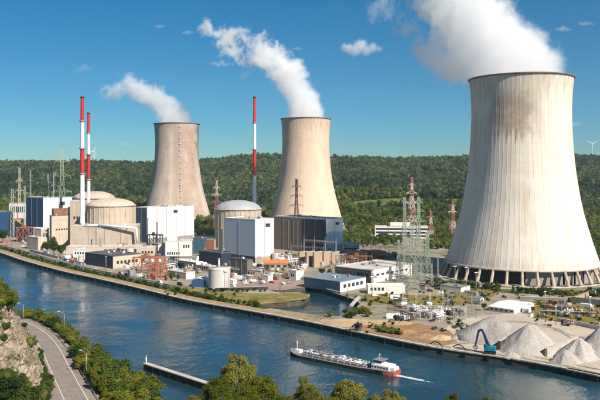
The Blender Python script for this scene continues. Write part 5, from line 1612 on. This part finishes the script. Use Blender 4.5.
# street lamps
def street_lamp(label, x, y, rz, h=10.0):
    e = empty('street_lamp', (x, y, ROADZ + .2), rz, label, 'street lamp', 'highway lamps')
    MB().bar((0, 0, 0), (0, 0, h), .16, 8, r2=.10).build('pole', STEEL, e)
    MB().bar((0, 0, h - .1), (2.6, 0, h + .7), .09, 6).build('arm', STEEL, e)
    MB().box(2.4, 3.6, -.22, .22, h + .6, h + .85).build('lamp_head', WPAINT, e)
    MB().box(-.3, .3, -.3, .3, 0, .4).build('base', CONC, e)
street_lamp('grey street lamp at the bend, just right of the cliff', -139, 352, R(165))
street_lamp('grey street lamp on the river side beyond the bushes', -111.5, 331, R(165))
street_lamp('grey street lamp among the riverside bushes near the bottom', -80, 262, R(150), 9)

# cliff
def mat_rock():
    t = newmat('limestone cliff')
    w = t.pos()
    a = t.noise(t.scale(w, 1, 1, 1.6), .12, 6, .65, .6)
    b = t.noise(w, .9, 5, .7)
    c = t.ramp(a, [(.32, (.20, .15, .10)), (.45, (.40, .31, .22)), (.58, (.52, .42, .32)), (.72, (.34, .28, .21))])
    g = t.node('ShaderNodeNewGeometry')
    nzz = t.sep(g.outputs['Normal'])[2]
    c = t.mix(t.math('MULTIPLY', t.mrange(nzz, .55, .85), t.mrange(b, .35, .6)), c, (.07, .085, .022))
    c = t.mix(t.math('MULTIPLY', t.mrange(b, .55, .7), .5), c, (.14, .11, .08))
    vo = t.node('ShaderNodeTexVoronoi'); vo.feature = 'DISTANCE_TO_EDGE'; vo.inputs['Scale'].default_value = .17
    t.l.new(t.vmath('ADD', t.scale(w, 1, 1, 1.7), t.vmath('MULTIPLY', t.comb(b, a, b), (7.0, 7.0, 7.0))), vo.inputs['Vector'])
    crack = t.math('MULTIPLY', t.mrange(vo.outputs['Distance'], .0, .06, 1, 0), t.mrange(a, .4, .55))
    c = t.mix(t.math('MULTIPLY', crack, .6), c, (.06, .048, .036))
    return t.out(c, .95, t.bump(t.math('SUBTRACT', b, t.math('MULTIPLY', crack, .8)), 1.0, 1.0), spec=.1)
ROCK = mat_rock()
cl_b = [Vector((-150, 120, 30)), Vector((-120, 165, 34)), Vector((-102, 195, 36)), Vector((-91, 216, 42)), Vector((-85, 236, 44)), Vector((-94, 258, 44)), Vector((-108, 285, 39)), Vector((-123, 312, 30)), Vector((-146, 338, 17)), Vector((-178, 358, 10)), Vector((-240, 385, 4))]
CLB = smooth_line(cl_b, 14)
flatL = [Vector((p.x, p.y, 0)) for p in CLB]
nv = 44
V_, n_u = [], len(CLB)
for i, p in enumerate(CLB):
    a_, b_ = flatL[max(i - 1, 0)], flatL[min(i + 1, n_u - 1)]
    t = (b_ - a_).normalized(); nrm = Vector((-t.y, t.x, 0))
    H = p.z
    for j in range(nv + 6):
        f = j / (nv - 1)
        if f <= 1: inset, z = 16.8 * (f ** 1.15), ROADZ - 1 + (H - ROADZ + 1) * f
        else: inset, z = 16.8 + (f - 1) * 260, H + (f - 1) * 12
        q = Vector((p.x, p.y, z)) + nrm * inset
        dsp = 2.6 * mnoise.fractal(q * .10, 1.0, 2.2, 3) + 1.6 * abs(mnoise.fractal(Vector((q.x * .3, q.y * .3, q.z * .55)), .8, 2.1, 4)) + .5 * mnoise.fractal(q * 1.1, .8, 2.1, 3)
        k_ = min(1, f * 5) * (1 if f <= 1 else .6)
        V_.append(q - nrm * dsp * k_ + Vector((0, 0, .8 * mnoise.fractal(q * .35, .9, 2.1, 3) * k_)))
m_ = nv + 6
Q_ = [(i * m_ + j, i * m_ + j + 1, (i + 1) * m_ + j + 1, (i + 1) * m_ + j) for i in range(n_u - 1) for j in range(m_ - 1)]
cliff = link('cliff', fast_mesh('cliff', [v[:] for v in V_], Q_, ROCK, smooth=False))
tag(cliff, 'pale limestone cliff above the road at lower left', 'cliff', kind='structure')

# ------------------------------------------------------------------ trees and shrubs
def trunk_mesh(name, h, r, spread, seed, nl=6):
    rgt = random.Random(seed); mb = MB()
    p = Vector((0, 0, -.4)); d = Vector((rgt.uniform(-.06, .06), rgt.uniform(-.06, .06), 1))
    ps = [p]
    for k_ in range(5):
        p = p + d * (h / 5); d = (d + Vector((rgt.uniform(-.1, .1), rgt.uniform(-.1, .1), 0))).normalized(); ps.append(p)
    for k_ in range(5): mb.bar(ps[k_], ps[k_ + 1], r * (1 - k_ * .16), 8, r2=r * (1 - (k_ + 1) * .16), cap=False)
    for k_ in range(nl):
        a = ps[2 + k_ % 4]; t = 2 * math.pi * k_ / nl + rgt.uniform(-.3, .3)
        q = a + Vector((math.cos(t) * spread * .5, math.sin(t) * spread * .5, h * .2)); q2 = q + Vector((math.cos(t) * spread * .35, math.sin(t) * spread * .35, h * .18))
        mb.bar(a, q, r * .4, 6, r2=r * .25, cap=False); mb.bar(q, q2, r * .25, 5, r2=r * .1, cap=False)
    return mb
# big near trees at the bottom of the picture: lobed crowns of small leaf faces
near_kinds = []
for k_ in range(4):
    lm = [LEAF_NEAR, LEAF_OLIVE, LEAF_NEAR, LEAF_OLIVE][k_]
    cm = crown_mesh('crown', 200 + k_, 6.8, 6.4, 6.6, 10.8, 19000, .26, lm, 60, .20, core=False, loose=.55)
    tm = trunk_mesh('trunk', 12.5, .42, 5.5, 30 + k_).build('trunk', BARK); me_t = tm.data
    bpy.data.objects.remove(tm)
    near_kinds.append((cm, me_t))
def near_tree(label, px, ytop, d, kind, wpx, rz, group='riverbank trees'):
    x = (px - 300) * d / F
    z0 = NearZ(x, d) - .3
    zt = ZT(ytop, d)
    sz = (zt - z0) / 18.0
    sx = wpx * d / F / 15.0
    e = empty('bank_tree', (x, d, z0), rz, label, 'tree', group)
    e.scale = (sx, sx, sz)
    cm, tm = near_kinds[kind]
    link('crown', cm, e); link('trunk', tm, e)
for a in [('tall olive green tree rising highest at the bottom centre', 238, 353, 232, 1, 46, .3), ('yellow green tree left of the tallest bank tree', 218, 374, 224, 0, 40, 1.2), ('bushy green tree right of the tallest bank tree', 262, 371, 226, 2, 48, 2.0),
          ('low yellow green tree in front of the tallest bank tree', 240, 386, 214, 0, 52, 2.9), ('small brownish tree left of the three rounded tree tops', 304, 375, 226, 1, 24, .8), ('rounded olive tree top below the barge bow', 313, 383, 221, 3, 34, 1.6),
          ('widest rounded olive tree top below the barge', 350, 377, 226, 3, 44, 2.4), ('rounded tree top below the barge stern', 391, 389, 222, 1, 36, .2), ('green tree between the two clusters at the bottom', 286, 391, 216, 2, 34, 1.1),
          ('low green tree top at the bottom edge right of centre', 453, 392, 222, 0, 22, 2.2), ('second low tree top at the bottom edge, further right', 489, 395, 220, 2, 26, .5), ('low green tree at the bottom between the rounded tops', 331, 393, 214, 2, 40, 3.0),
          ('low green tree below the rightmost rounded top', 372, 394, 214, 0, 36, 1.9), ('green tree at the bottom edge left of the pier trees', 196, 394, 222, 2, 30, .9)]:
    near_tree(*a)
# shrubs
shrub_kinds = []
for k_ in range(6):
    lm = [LEAF_DK, LEAF_NEAR, LEAF_MID, LEAF_DK, LEAF_NEAR, LEAF_MID][k_]
    shrub_kinds.append(crown_mesh('foliage', 300 + k_, 2.0, 1.9, 2.1, 2.1, 2400, .19, lm, 16, .32, core=True, loose=.35))
stem_o = MB()
for k_ in range(5):
    t = 1.256 * k_; stem_o.bar((0, 0, -.5), (.8 * math.cos(t), .8 * math.sin(t), 2.2), .09, 5, r2=.04)
stem_o = stem_o.build('stem', BARK); STEM = stem_o.data; bpy.data.objects.remove(stem_o)
def shrub(label, loc, h, w, kind, rz, group):
    e = empty('shrub', loc, rz, label, 'shrub', group)
    e.scale = (w / 4.2, w / 4.2, h / 4.3)
    link('foliage', shrub_kinds[kind], e); link('stem', STEM, e)
    return e
rgs = random.Random(21)
belt_n = {}
# belt between highway and river
for i in range(len(RL)):
    for off in (-12.0, -16.0, -20.5, -25.5):
        p = offset_line(RL, off + rgs.uniform(-1.2, 1.2))[i]
        if not (205 < p.y < 372) or bank_dist(p.x, p.y) < 7.0: continue
        px = px_of(p)
        h = rgs.uniform(3.8, 7.2) * (1.15 if p.y < 290 else .85)
        if off == -12.0 and 300 < p.y < 345 and rgs.random() < .35: continue
        belt_n[off] = belt_n.get(off, -1) + 1
        shrub(ordinal(belt_n[off]) + ' bushy shrub from the bottom edge, ' + {-12.0: 'row beside the highway', -16.0: 'second row of the riverside belt', -20.5: 'third row of the riverside belt', -25.5: 'row nearest the river'}[off], (p.x, p.y, NearZ(p.x, p.y) - .4), h, h * rgs.uniform(1.0, 1.45), rgs.choice([1, 1, 4, 4, 2, 5]), rgs.uniform(0, 6), 'shrubs between highway and river')
# on the cliff
def cliff_pt(u, f):
    i = int(u * (n_u - 1)); j = int(f * (nv - 1))
    return V_[i * m_ + j]
def cliff_group(spots, label, group, hr, kinds):
    spots.sort(key=lambda p: p.y)
    for k_, p in enumerate(spots):
        h = rgs.uniform(*hr)
        shrub(label % ordinal(k_), (p.x, p.y, p.z - .55), h, h * rgs.uniform(.95, 1.3), rgs.choice(kinds), rgs.uniform(0, 6), group)
cliff_group([cliff_pt(rgs.uniform(.30, .62), rgs.choice([rgs.uniform(.05, .3), rgs.uniform(.0, 1.0), rgs.uniform(.8, 1.0)])) for k_ in range(70)], '%s nearest shrub clinging to the limestone cliff', 'shrubs on the cliff', (1.8, 5.0), [0, 1, 2, 3, 5])
cliff_group([cliff_pt(rgs.uniform(.36, .50), rgs.uniform(.86, 1.0)) for k_ in range(18)], '%s nearest yellow green shrub on the crest of the cliff', 'shrubs on the cliff crest', (2.5, 5.2), [1, 4, 2])
cliff_group([cliff_pt(rgs.uniform(.30, .62), rgs.uniform(.0, .12)) for k_ in range(30)], '%s nearest dark shrub at the cliff foot beside the road', 'shrubs at the cliff foot', (2.5, 5.0), [0, 3, 5])
for k_, (px, py, h) in enumerate([(4, 392, 9), (16, 397, 8), (28, 402, 8), (8, 378, 6), (20, 384, 6), (36, 398, 6), (-4, 384, 9)]):
    d = 205 + k_ * 3
    p = AT(px, py, d)
    shrub(['dark shrub in the bottom left corner', 'dark shrub right of the corner shrub', 'dark shrub above the bottom edge near the road', 'lighter shrub above the corner shrub', 'dark shrub in the middle of the corner group', 'small shrub at the road edge by the bottom', 'shrub cut off by the left edge'][k_], (p.x, p.y, p.z - h * .45), h, h * 1.1, [3, 0, 3, 5, 0, 5, 3][k_], k_ * 1.3, 'shrubs in the lower left corner')

# trees and shrubs on the plant side
mid_kinds = []
for k_ in range(4):
    cm = crown_mesh('crown', 400 + k_, 3.6, 3.5, 4.2, 5.6, 900, .50, [LEAF_MID, LEAF_DK, LEAF_MID, LEAF_DK][k_], 14, .36)
    tm = trunk_mesh('trunk', 6, .22, 2.6, 60 + k_).build('trunk', BARK); me_t = tm.data; bpy.data.objects.remove(tm)
    mid_kinds.append((cm, me_t))
con = MB()                                    # conifer crown: tiers of ragged cones
for k_ in range(7):
    z0, r = 1 + k_ * 1.25, 2.4 * (1 - k_ / 7.6)
    n = 14; ring = []
    for i in range(n):
        t = 2 * math.pi * i / n + k_; rr = r * (1.0 if i % 2 else .62); ring.append((rr * math.cos(t), rr * math.sin(t), z0 - (.4 if i % 2 else 0)))
    con.add(ring + [(0, 0, z0 + 2.2)], [(i, (i + 1) % n, n) for i in range(n)])
con = con.build('crown', LEAF_DK); CON = con.data; bpy.data.objects.remove(con)
def mid_tree(label, px, py, hpx, kind, group):
    x, d = G(px, py)
    h = hpx * d / F
    e = empty('tree', (x, d, 0), rgs.uniform(0, 6), label, 'tree', group)
    s = h / 10.0; e.scale = (s * rgs.uniform(.9, 1.2), s * rgs.uniform(.9, 1.2), s)
    if kind == 4: link('crown', CON, e); link('trunk', mid_kinds[0][1], e)
    else: link('crown', mid_kinds[kind][0], e); link('trunk', mid_kinds[kind][1], e)
for px, py, h, k_, lab in [(3, 243, 15, 1, 'dark tree at the left edge by the riverside road'), (47, 254, 15, 1, 'leftmost of three trees beside the riverside road'), (54, 256, 18, 3, 'middle and tallest of three trees beside the riverside road'), (61, 257.5, 15, 1, 'rightmost of three trees beside the riverside road'),
        (181, 272, 11, 1, 'round dark tree below the white office'), (172, 280.5, 9, 0, 'yellow green tree right of the orange crane frames'), (178, 281.5, 8, 0, 'second yellow green tree right of the orange crane frames'),
        (322, 276, 9, 1, 'round tree behind the glazed hall, left one'), (330, 277, 8, 3, 'round tree behind the glazed hall, right one'), (143, 263, 7, 1, 'small tree above the orange crane frames'), (204, 232, 9, 0, 'tree beside the foot of the leftmost cooling tower'),
        (268, 270, 6, 0, 'small green tree in front of the orange roofed shed'), (283, 273, 6, 0, 'small yellow green tree below the orange roofed shed'), (353, 284, 7, 1, 'small dark tree behind the glazed hall roof'),
        (497, 291.5, 12, 4, 'pointed conifer in front of the largest tower, left one'), (513, 293, 10, 4, 'pointed conifer in front of the largest tower, right one'), (487, 290, 7, 1, 'dark tree left of the pointed conifers'), (484, 311, 9, 1, 'dark green tree left of the white roofed shed'),
        (541, 300, 10, 1, 'dark tree right of the white roofed shed'), (549, 298, 8, 0, 'yellow green tree at the tower foot'), (557, 296, 7, 0, 'smaller yellow green tree at the tower foot'), (566, 297, 6, 3, 'dark small tree at the tower foot on the right'), (590, 294, 8, 1, 'dark tree at the right edge by the tower'), (597, 296, 7, 3, 'dark tree behind the tan roofed shed'),
        (527, 296, 6, 1, 'low dark tree behind the white roofed shed')]:
    mid_tree(lab, px, py, h, k_, 'trees around the plant')
def in_basin(x, y, m=3.0):
    c = False; n = len(basin)
    for i in range(n):
        (x0, y0), (x1, y1) = basin[i], basin[(i + 1) % n]
        if math.hypot(x - x0, y - y0) < m: return True
        if (y0 > y) != (y1 > y) and x < (x1 - x0) * (y - y0) / (y1 - y0) + x0: c = not c
    return c
def row_of_shrubs(pts, label, group, hr, kinds):
    cnt = 0
    for px, py in sorted(pts):
        x, d = G(px, py)
        if in_basin(x, d): continue
        n__ = cnt; cnt += 1
        h = rgs.uniform(*hr)
        shrub((ordinal(n__) + ' ' + label) if '%' not in label and 'from the left' in label else label, (x, d, -.1), h, h * rgs.uniform(1.1, 1.7), rgs.choice(kinds), rgs.uniform(0, 6), group)
row_of_shrubs([(331 + k_ * 2.6 + rgs.uniform(-1, 1), 316 + rgs.uniform(-3.5, 2.5)) for k_ in range(15)], 'green bush from the left in the clump before the basin', 'bushes before the basin', (2.6, 4.4), [1, 2, 4, 5])
row_of_shrubs([(376 + k_ * 2.4 + rgs.uniform(-1, 1), 331 + k_ * .3 + rgs.uniform(-1.5, 1.5)) for k_ in range(11)], 'green bush from the left in the clump by the quay edge', 'bushes by the quay edge', (2.2, 3.6), [1, 4, 5])
row_of_shrubs([(428 + k_ * 5.0 + rgs.uniform(-1.5, 1.5), 284 + k_ * .45 + rgs.uniform(-.8, .8)) for k_ in range(15)], 'bush from the left in the hedge left of the tower foot', 'hedge by the tower foot', (3.5, 6.5), [0, 2, 5])
row_of_shrubs([(521 + k_ * 5.6 + rgs.uniform(-1.5, 1.5), 293 + k_ * .25 + rgs.uniform(-.8, .8)) for k_ in range(16)], 'bush from the left along the front of the largest tower', 'bushes along the tower front', (3.0, 6.0), [0, 2, 4, 5])
row_of_shrubs([(205 + k_ * 5.5 + rgs.uniform(-2, 2), 291.5 + rgs.uniform(-.8, .8)) for k_ in range(12)], 'low bush from the left along the back of the grass spit', 'bushes behind the spit', (1.6, 2.8), [0, 3])
proto3 = bpy.data.collections.new('bush_crowns')
for k_ in (0, 2, 3, 5):
    proto3.objects.link(bpy.data.objects.new('bush_crown', shrub_kinds[k_]))
vl = offset_line(QL, 13.0); pts = []
for i, p in enumerate(vl):
    if not (-6 < px_of(p) < 250): continue
    for k_ in range(7):
        q = p + (vl[min(i + 1, len(vl) - 1)] - p) * (k_ / 7.0)
        pts.append((q.x + rgs.uniform(-2.8, 2.8), q.y + rgs.uniform(-2.8, 2.8), -.6))
scatter('verge_hedge', pts, proto3, .3, .95, 23, 'dark low hedge of bushes on the verge behind the towpath', 'hedge')
pts = []
for n_, (x0, x1, y0, y1) in ((150, (536, 606, 299, 327)), (110, (362, 490, 292, 306)), (40, (440, 470, 318, 332)), (60, (425, 600, 289, 299)), (40, (165, 240, 287, 296)), (30, (345, 400, 322, 334)), (40, (330, 400, 296, 303))):
    for k_ in range(n_):
        x, d = G(rgs.uniform(x0, x1), rgs.uniform(y0, y1))
        if not inside(x, d, 1.0) and not in_basin(x, d): pts.append((x, d, -.5))
scatter('scrub', pts, proto3, .15, .6, 29, 'scattered low scrub on the dry ground right of the basin', 'scrub')

# nearer woodland around the plant's back edge (reads as one mass)
pts = []
for (px0, px1, d0, d1, sp) in [(344, 402, 800, 1000, 8.5), (432, 452, 760, 1000, 9), (455, 470, 640, 1000, 9), (574, 625, 640, 1010, 9), (200, 216, 930, 1010, 9), (0, 150, 965, 1012, 9), (346, 470, 960, 1012, 9), (216, 262, 940, 1012, 9)]:
    d = d0
    while d < d1:
        x = (px0 - 300) * d / F; x1 = (px1 - 300) * d / F
        while x < x1:
            X, Y = x + rgs.uniform(-3, 3), d + rgs.uniform(-3, 3)
            if (X - T3[0]) ** 2 + (Y - T3[1]) ** 2 > 75 ** 2 and (X - T2[0]) ** 2 + (Y - T2[1]) ** 2 > 66 ** 2 and (X - T1[0]) ** 2 + (Y - T1[1]) ** 2 > 66 ** 2 and not (370 < 300 + F * X / Y < 436 and 860 < Y < 925):
                if nz((X, Y, 8), .012, 3) < .35: pts.append((X, Y, -1.2))
            x += sp * rgs.uniform(.8, 1.3)
        d += sp
scatter('plant_woodland', pts, proto2, .5, 1.0, 17, 'green trees and bushes crowding the back edge of the plant', 'woodland')

# ------------------------------------------------------------------ pier and barge
a, b = GV(145.5, 363, 0), GV(214, 385, 0)
L = (b - a).length
e = empty('pier', (a.x, a.y, WZ), math.atan2(b.y - a.y, b.x - a.x), 'dark narrow pier jutting from the near bank into the river', 'pier')
MB().box(0, L, -1.0, 1.0, -2, 2.55).build('wall', CONCD, e)
MB().box(-.2, L, -1.25, 1.25, 2.55, 2.95).build('deck', CONC, e)
for k_ in range(8): MB().box(L * k_ / 8 + .6, L * k_ / 8 + 1.2, -1.3, -1.0, -2, 2.5).build('fender', BLACK, e)
bc = MB().bar((.5, 0, 2.95), (.5, 0, 5.6), .38, 12, r2=.3).build('beacon', WPAINT, e)
MB().bar((.5, 0, 5.6), (.5, 0, 6.3), .48, 12).build('lantern', STEEL, bc)
b2 = GV(232, 393, -1.2)
# barge: stern right, bow left, heading upstream
bow, st = GV(291.5, 354.2, WZ), GV(397, 375.5, WZ)
LB = (st - bow).length
BM = 4.3
bg_ = empty('barge', ((bow.x + st.x) / 2, (bow.y + st.y) / 2, WZ), math.atan2(bow.y - st.y, bow.x - st.x), 'long low tanker barge with white wheelhouse and red stern', 'barge')
def hull_ring(s, z0, z1):
    pts = []
    n = 10
    for k_ in range(n + 1):                      # starboard from stern to bow
        f = k_ / n
        x = -LB/2 + LB * f
        w = BM * (1 if .05 < f < .86 else (.86 + .14 * (f / .05) if f <= .05 else max(.05, 1 - ((f - .86) / .14) ** 2)))
        pts.append((x, w * s))
    return pts
xs_ = [-.5, -.47, -.42, -.2, 0, .2, .36, .42, .46, .485, .5]
ws_ = [.72, .9, 1, 1, 1, 1, 1, .93, .75, .5, .12]
def sheer(x): return 1.45 + (1.5 * max(0, (x - .38) / .12) ** 1.5) + (.7 if x < -.4 else 0)
rt = [(x * LB, BM * w) for x, w in zip(xs_, ws_)]
V_b, F_b, M_b = [], [], []
for (x, w), xf in zip(rt, xs_):
    V_b += [(x, -w * .92, -.8), (x, -w, .45), (x, -w, sheer(xf)), (x, w, sheer(xf)), (x, w, .45), (x, w * .92, -.8)]
hm = MB()
for k_ in range(len(rt) - 1):
    for j in range(5):
        c = 6 * k_
        f4 = (c + j, c + 6 + j, c + 7 + j, c + 1 + j)
        mi = 0 if j in (1, 3) else (1 if j in (0, 4) else 2)
        if mi == 0 and k_ < 2: mi = 1
        hm.add([V_b[q] for q in f4], [(0, 1, 2, 3)], mi)
hm.add(V_b[:6], [(5, 4, 3, 2, 1, 0)], 1); hm.add(V_b[-6:], [(0, 1, 2, 3, 4, 5)], 0)
HULLK = flat_mat('dark hull paint', (.035, .035, .04), .3, .5, .5); HULLR = flat_mat('red hull paint', (.33, .085, .07), .35, .5, .5); DECKG = flat_mat('grey ship deck', (.20, .19, .19), .3, .6, .6)
hm.build('hull', [HULLK, HULLR, DECKG], bg_)
tk = MB().box(-LB*.26, LB*.36, -BM*.72, BM*.72, 1.3, 2.3).build('trunk_deck', DECKG, bg_)
for sg in (-.45, 0, .45):
    MB().bar((-LB*.24, sg*BM, 2.75), (LB*.34, sg*BM, 2.75), .2, 8).build('cargo_pipe', WPAINT, bg_)
rgb = random.Random(3)
for k_ in range(24):
    x = -LB*.23 + LB*.57*k_/23
    for y_ in (-BM*.35, BM*.35):
        s = rgb.uniform(.3, .65)
        MB().box(x - s, x + s, y_ - s, y_ + s, 2.3, 2.5 + rgb.uniform(.4, 1.1)).build('deck_hatch', rgb.choice([WPAINT, WPAINT, STEEL, STEEL, PW]), bg_)
for k_ in range(11):
    x = -LB*.25 + LB*.6*k_/10
    MB().bar((x, -BM*.9, 1.4), (x, -BM*.9, 2.5), .06).bar((x, BM*.9, 1.4), (x, BM*.9, 2.5), .06).bar((x, -BM*.9, 2.5), (x, -BM*.7, 2.5), .05).bar((x, BM*.9, 2.5), (x, BM*.7, 2.5), .05).build('stanchion', WPAINT, bg_)
dh = MB().box(-LB*.46, -LB*.31, -BM*.75, BM*.75, 1.9, 3.8).build('deckhouse', WPAINT, bg_)
for k_ in range(6): MB().box(-LB*.455 + k_*1.45, -LB*.455 + k_*1.45 + .8, -BM*.75 - .05, BM*.75 + .05, 2.6, 3.2).build('window', GLASS, dh)
wh = MB().box(-LB*.385, -LB*.325, -BM*.5, BM*.5, 3.8, 5.5).build('wheelhouse', WPAINT, bg_)
MB().box(-LB*.386, -LB*.324, -BM*.5 - .05, BM*.5 + .05, 4.5, 5.2).build('window', GLASS, wh)
MB().box(-LB*.40, -LB*.31, -BM*.6, BM*.6, 5.5, 5.7).build('roof', STEEL, wh)
MB().bar((-LB*.35, 0, 5.6), (-LB*.35, 0, 8.2), .09).bar((-LB*.35, -1.2, 7.4), (-LB*.35, 1.2, 7.4), .06).build('mast', WPAINT, bg_)
MB().bar((LB*.44, 0, 2.2), (LB*.44, 0, 7.0), .12, 6).bar((LB*.44, -.8, 6), (LB*.44, .8, 6), .08).build('bow_mast', WPAINT, bg_)
MB().box(LB*.40, LB*.445, -1.4, 1.4, 1.6, 2.9).build('winch', WPAINT, bg_)
MB().box(-LB*.495, -LB*.465, -2.2, 2.2, 2.1, 3.4).build('stern_house', WPAINT, bg_)
# wake
def mat_foam():
    t = newmat('wake foam')
    w = t.pos()
    n = t.noise(w, .55, 5, .7, .4)
    p = t.obj()
    x, y, z = t.sep(p)
    edge = t.math('MULTIPLY', t.mrange(t.math('ABSOLUTE', y), 1.9, .3, smooth=True), t.mrange(x, -24, -1, 0, 1))
    a = t.mrange(t.math('ADD', n, t.math('MULTIPLY', edge, .55)), .66, .86, smooth=True)
    d = t.node('ShaderNodeBsdfDiffuse'); d.inputs[0].default_value = (.55, .60, .61, 1)
    tr = t.node('ShaderNodeBsdfTransparent')
    m = t.node('ShaderNodeMixShader')
    t.l.new(a, m.inputs[0]); t.l.new(tr.outputs[0], m.inputs[1]); t.l.new(d.outputs[0], m.inputs[2])
    o = t.node('ShaderNodeOutputMaterial'); t.l.new(m.outputs[0], o.inputs['Surface'])
    return t.m
wk = MB()
vs_, fs = [], []
for k_ in range(25):
    x = -k_ * 1.0
    for j in range(5):
        y_ = (j - 2) / 2 * (1.3 + k_ * .05)
        vs_.append((x, y_, .04 + .03 * math.sin(k_ * 1.3 + j)))
for k_ in range(24):
    for j in range(4): fs.append((k_*5+j, k_*5+j+1, (k_+1)*5+j+1, (k_+1)*5+j))
wk = wk.add(vs_, fs, 0, True).build('wake', mat_foam(), None, (st.x, st.y, WZ))
wk.rotation_euler = (0, 0, math.atan2(bow.y - st.y, bow.x - st.x))
tag(wk, 'white foam wake behind the barge stern', 'wake', kind='stuff')

# ------------------------------------------------------------------ the air
HAZE = 0.00005
hz = MB().box(-3600, 3600, -300, 3900, -12, 620).build('haze', ROCK)
hz.data.materials.clear()
t = newmat('haze')
v = t.node('ShaderNodeVolumePrincipled')
v.inputs['Color'].default_value = (0.74, 0.88, 1.0, 1); v.inputs['Density'].default_value = HAZE; v.inputs['Anisotropy'].default_value = 0.3
o_ = t.node('ShaderNodeOutputMaterial'); t.l.new(v.outputs[0], o_.inputs['Volume'])
hz.data.materials.append(t.m)
tag(hz, 'thin bluish summer haze over the whole valley', 'haze', kind='stuff')
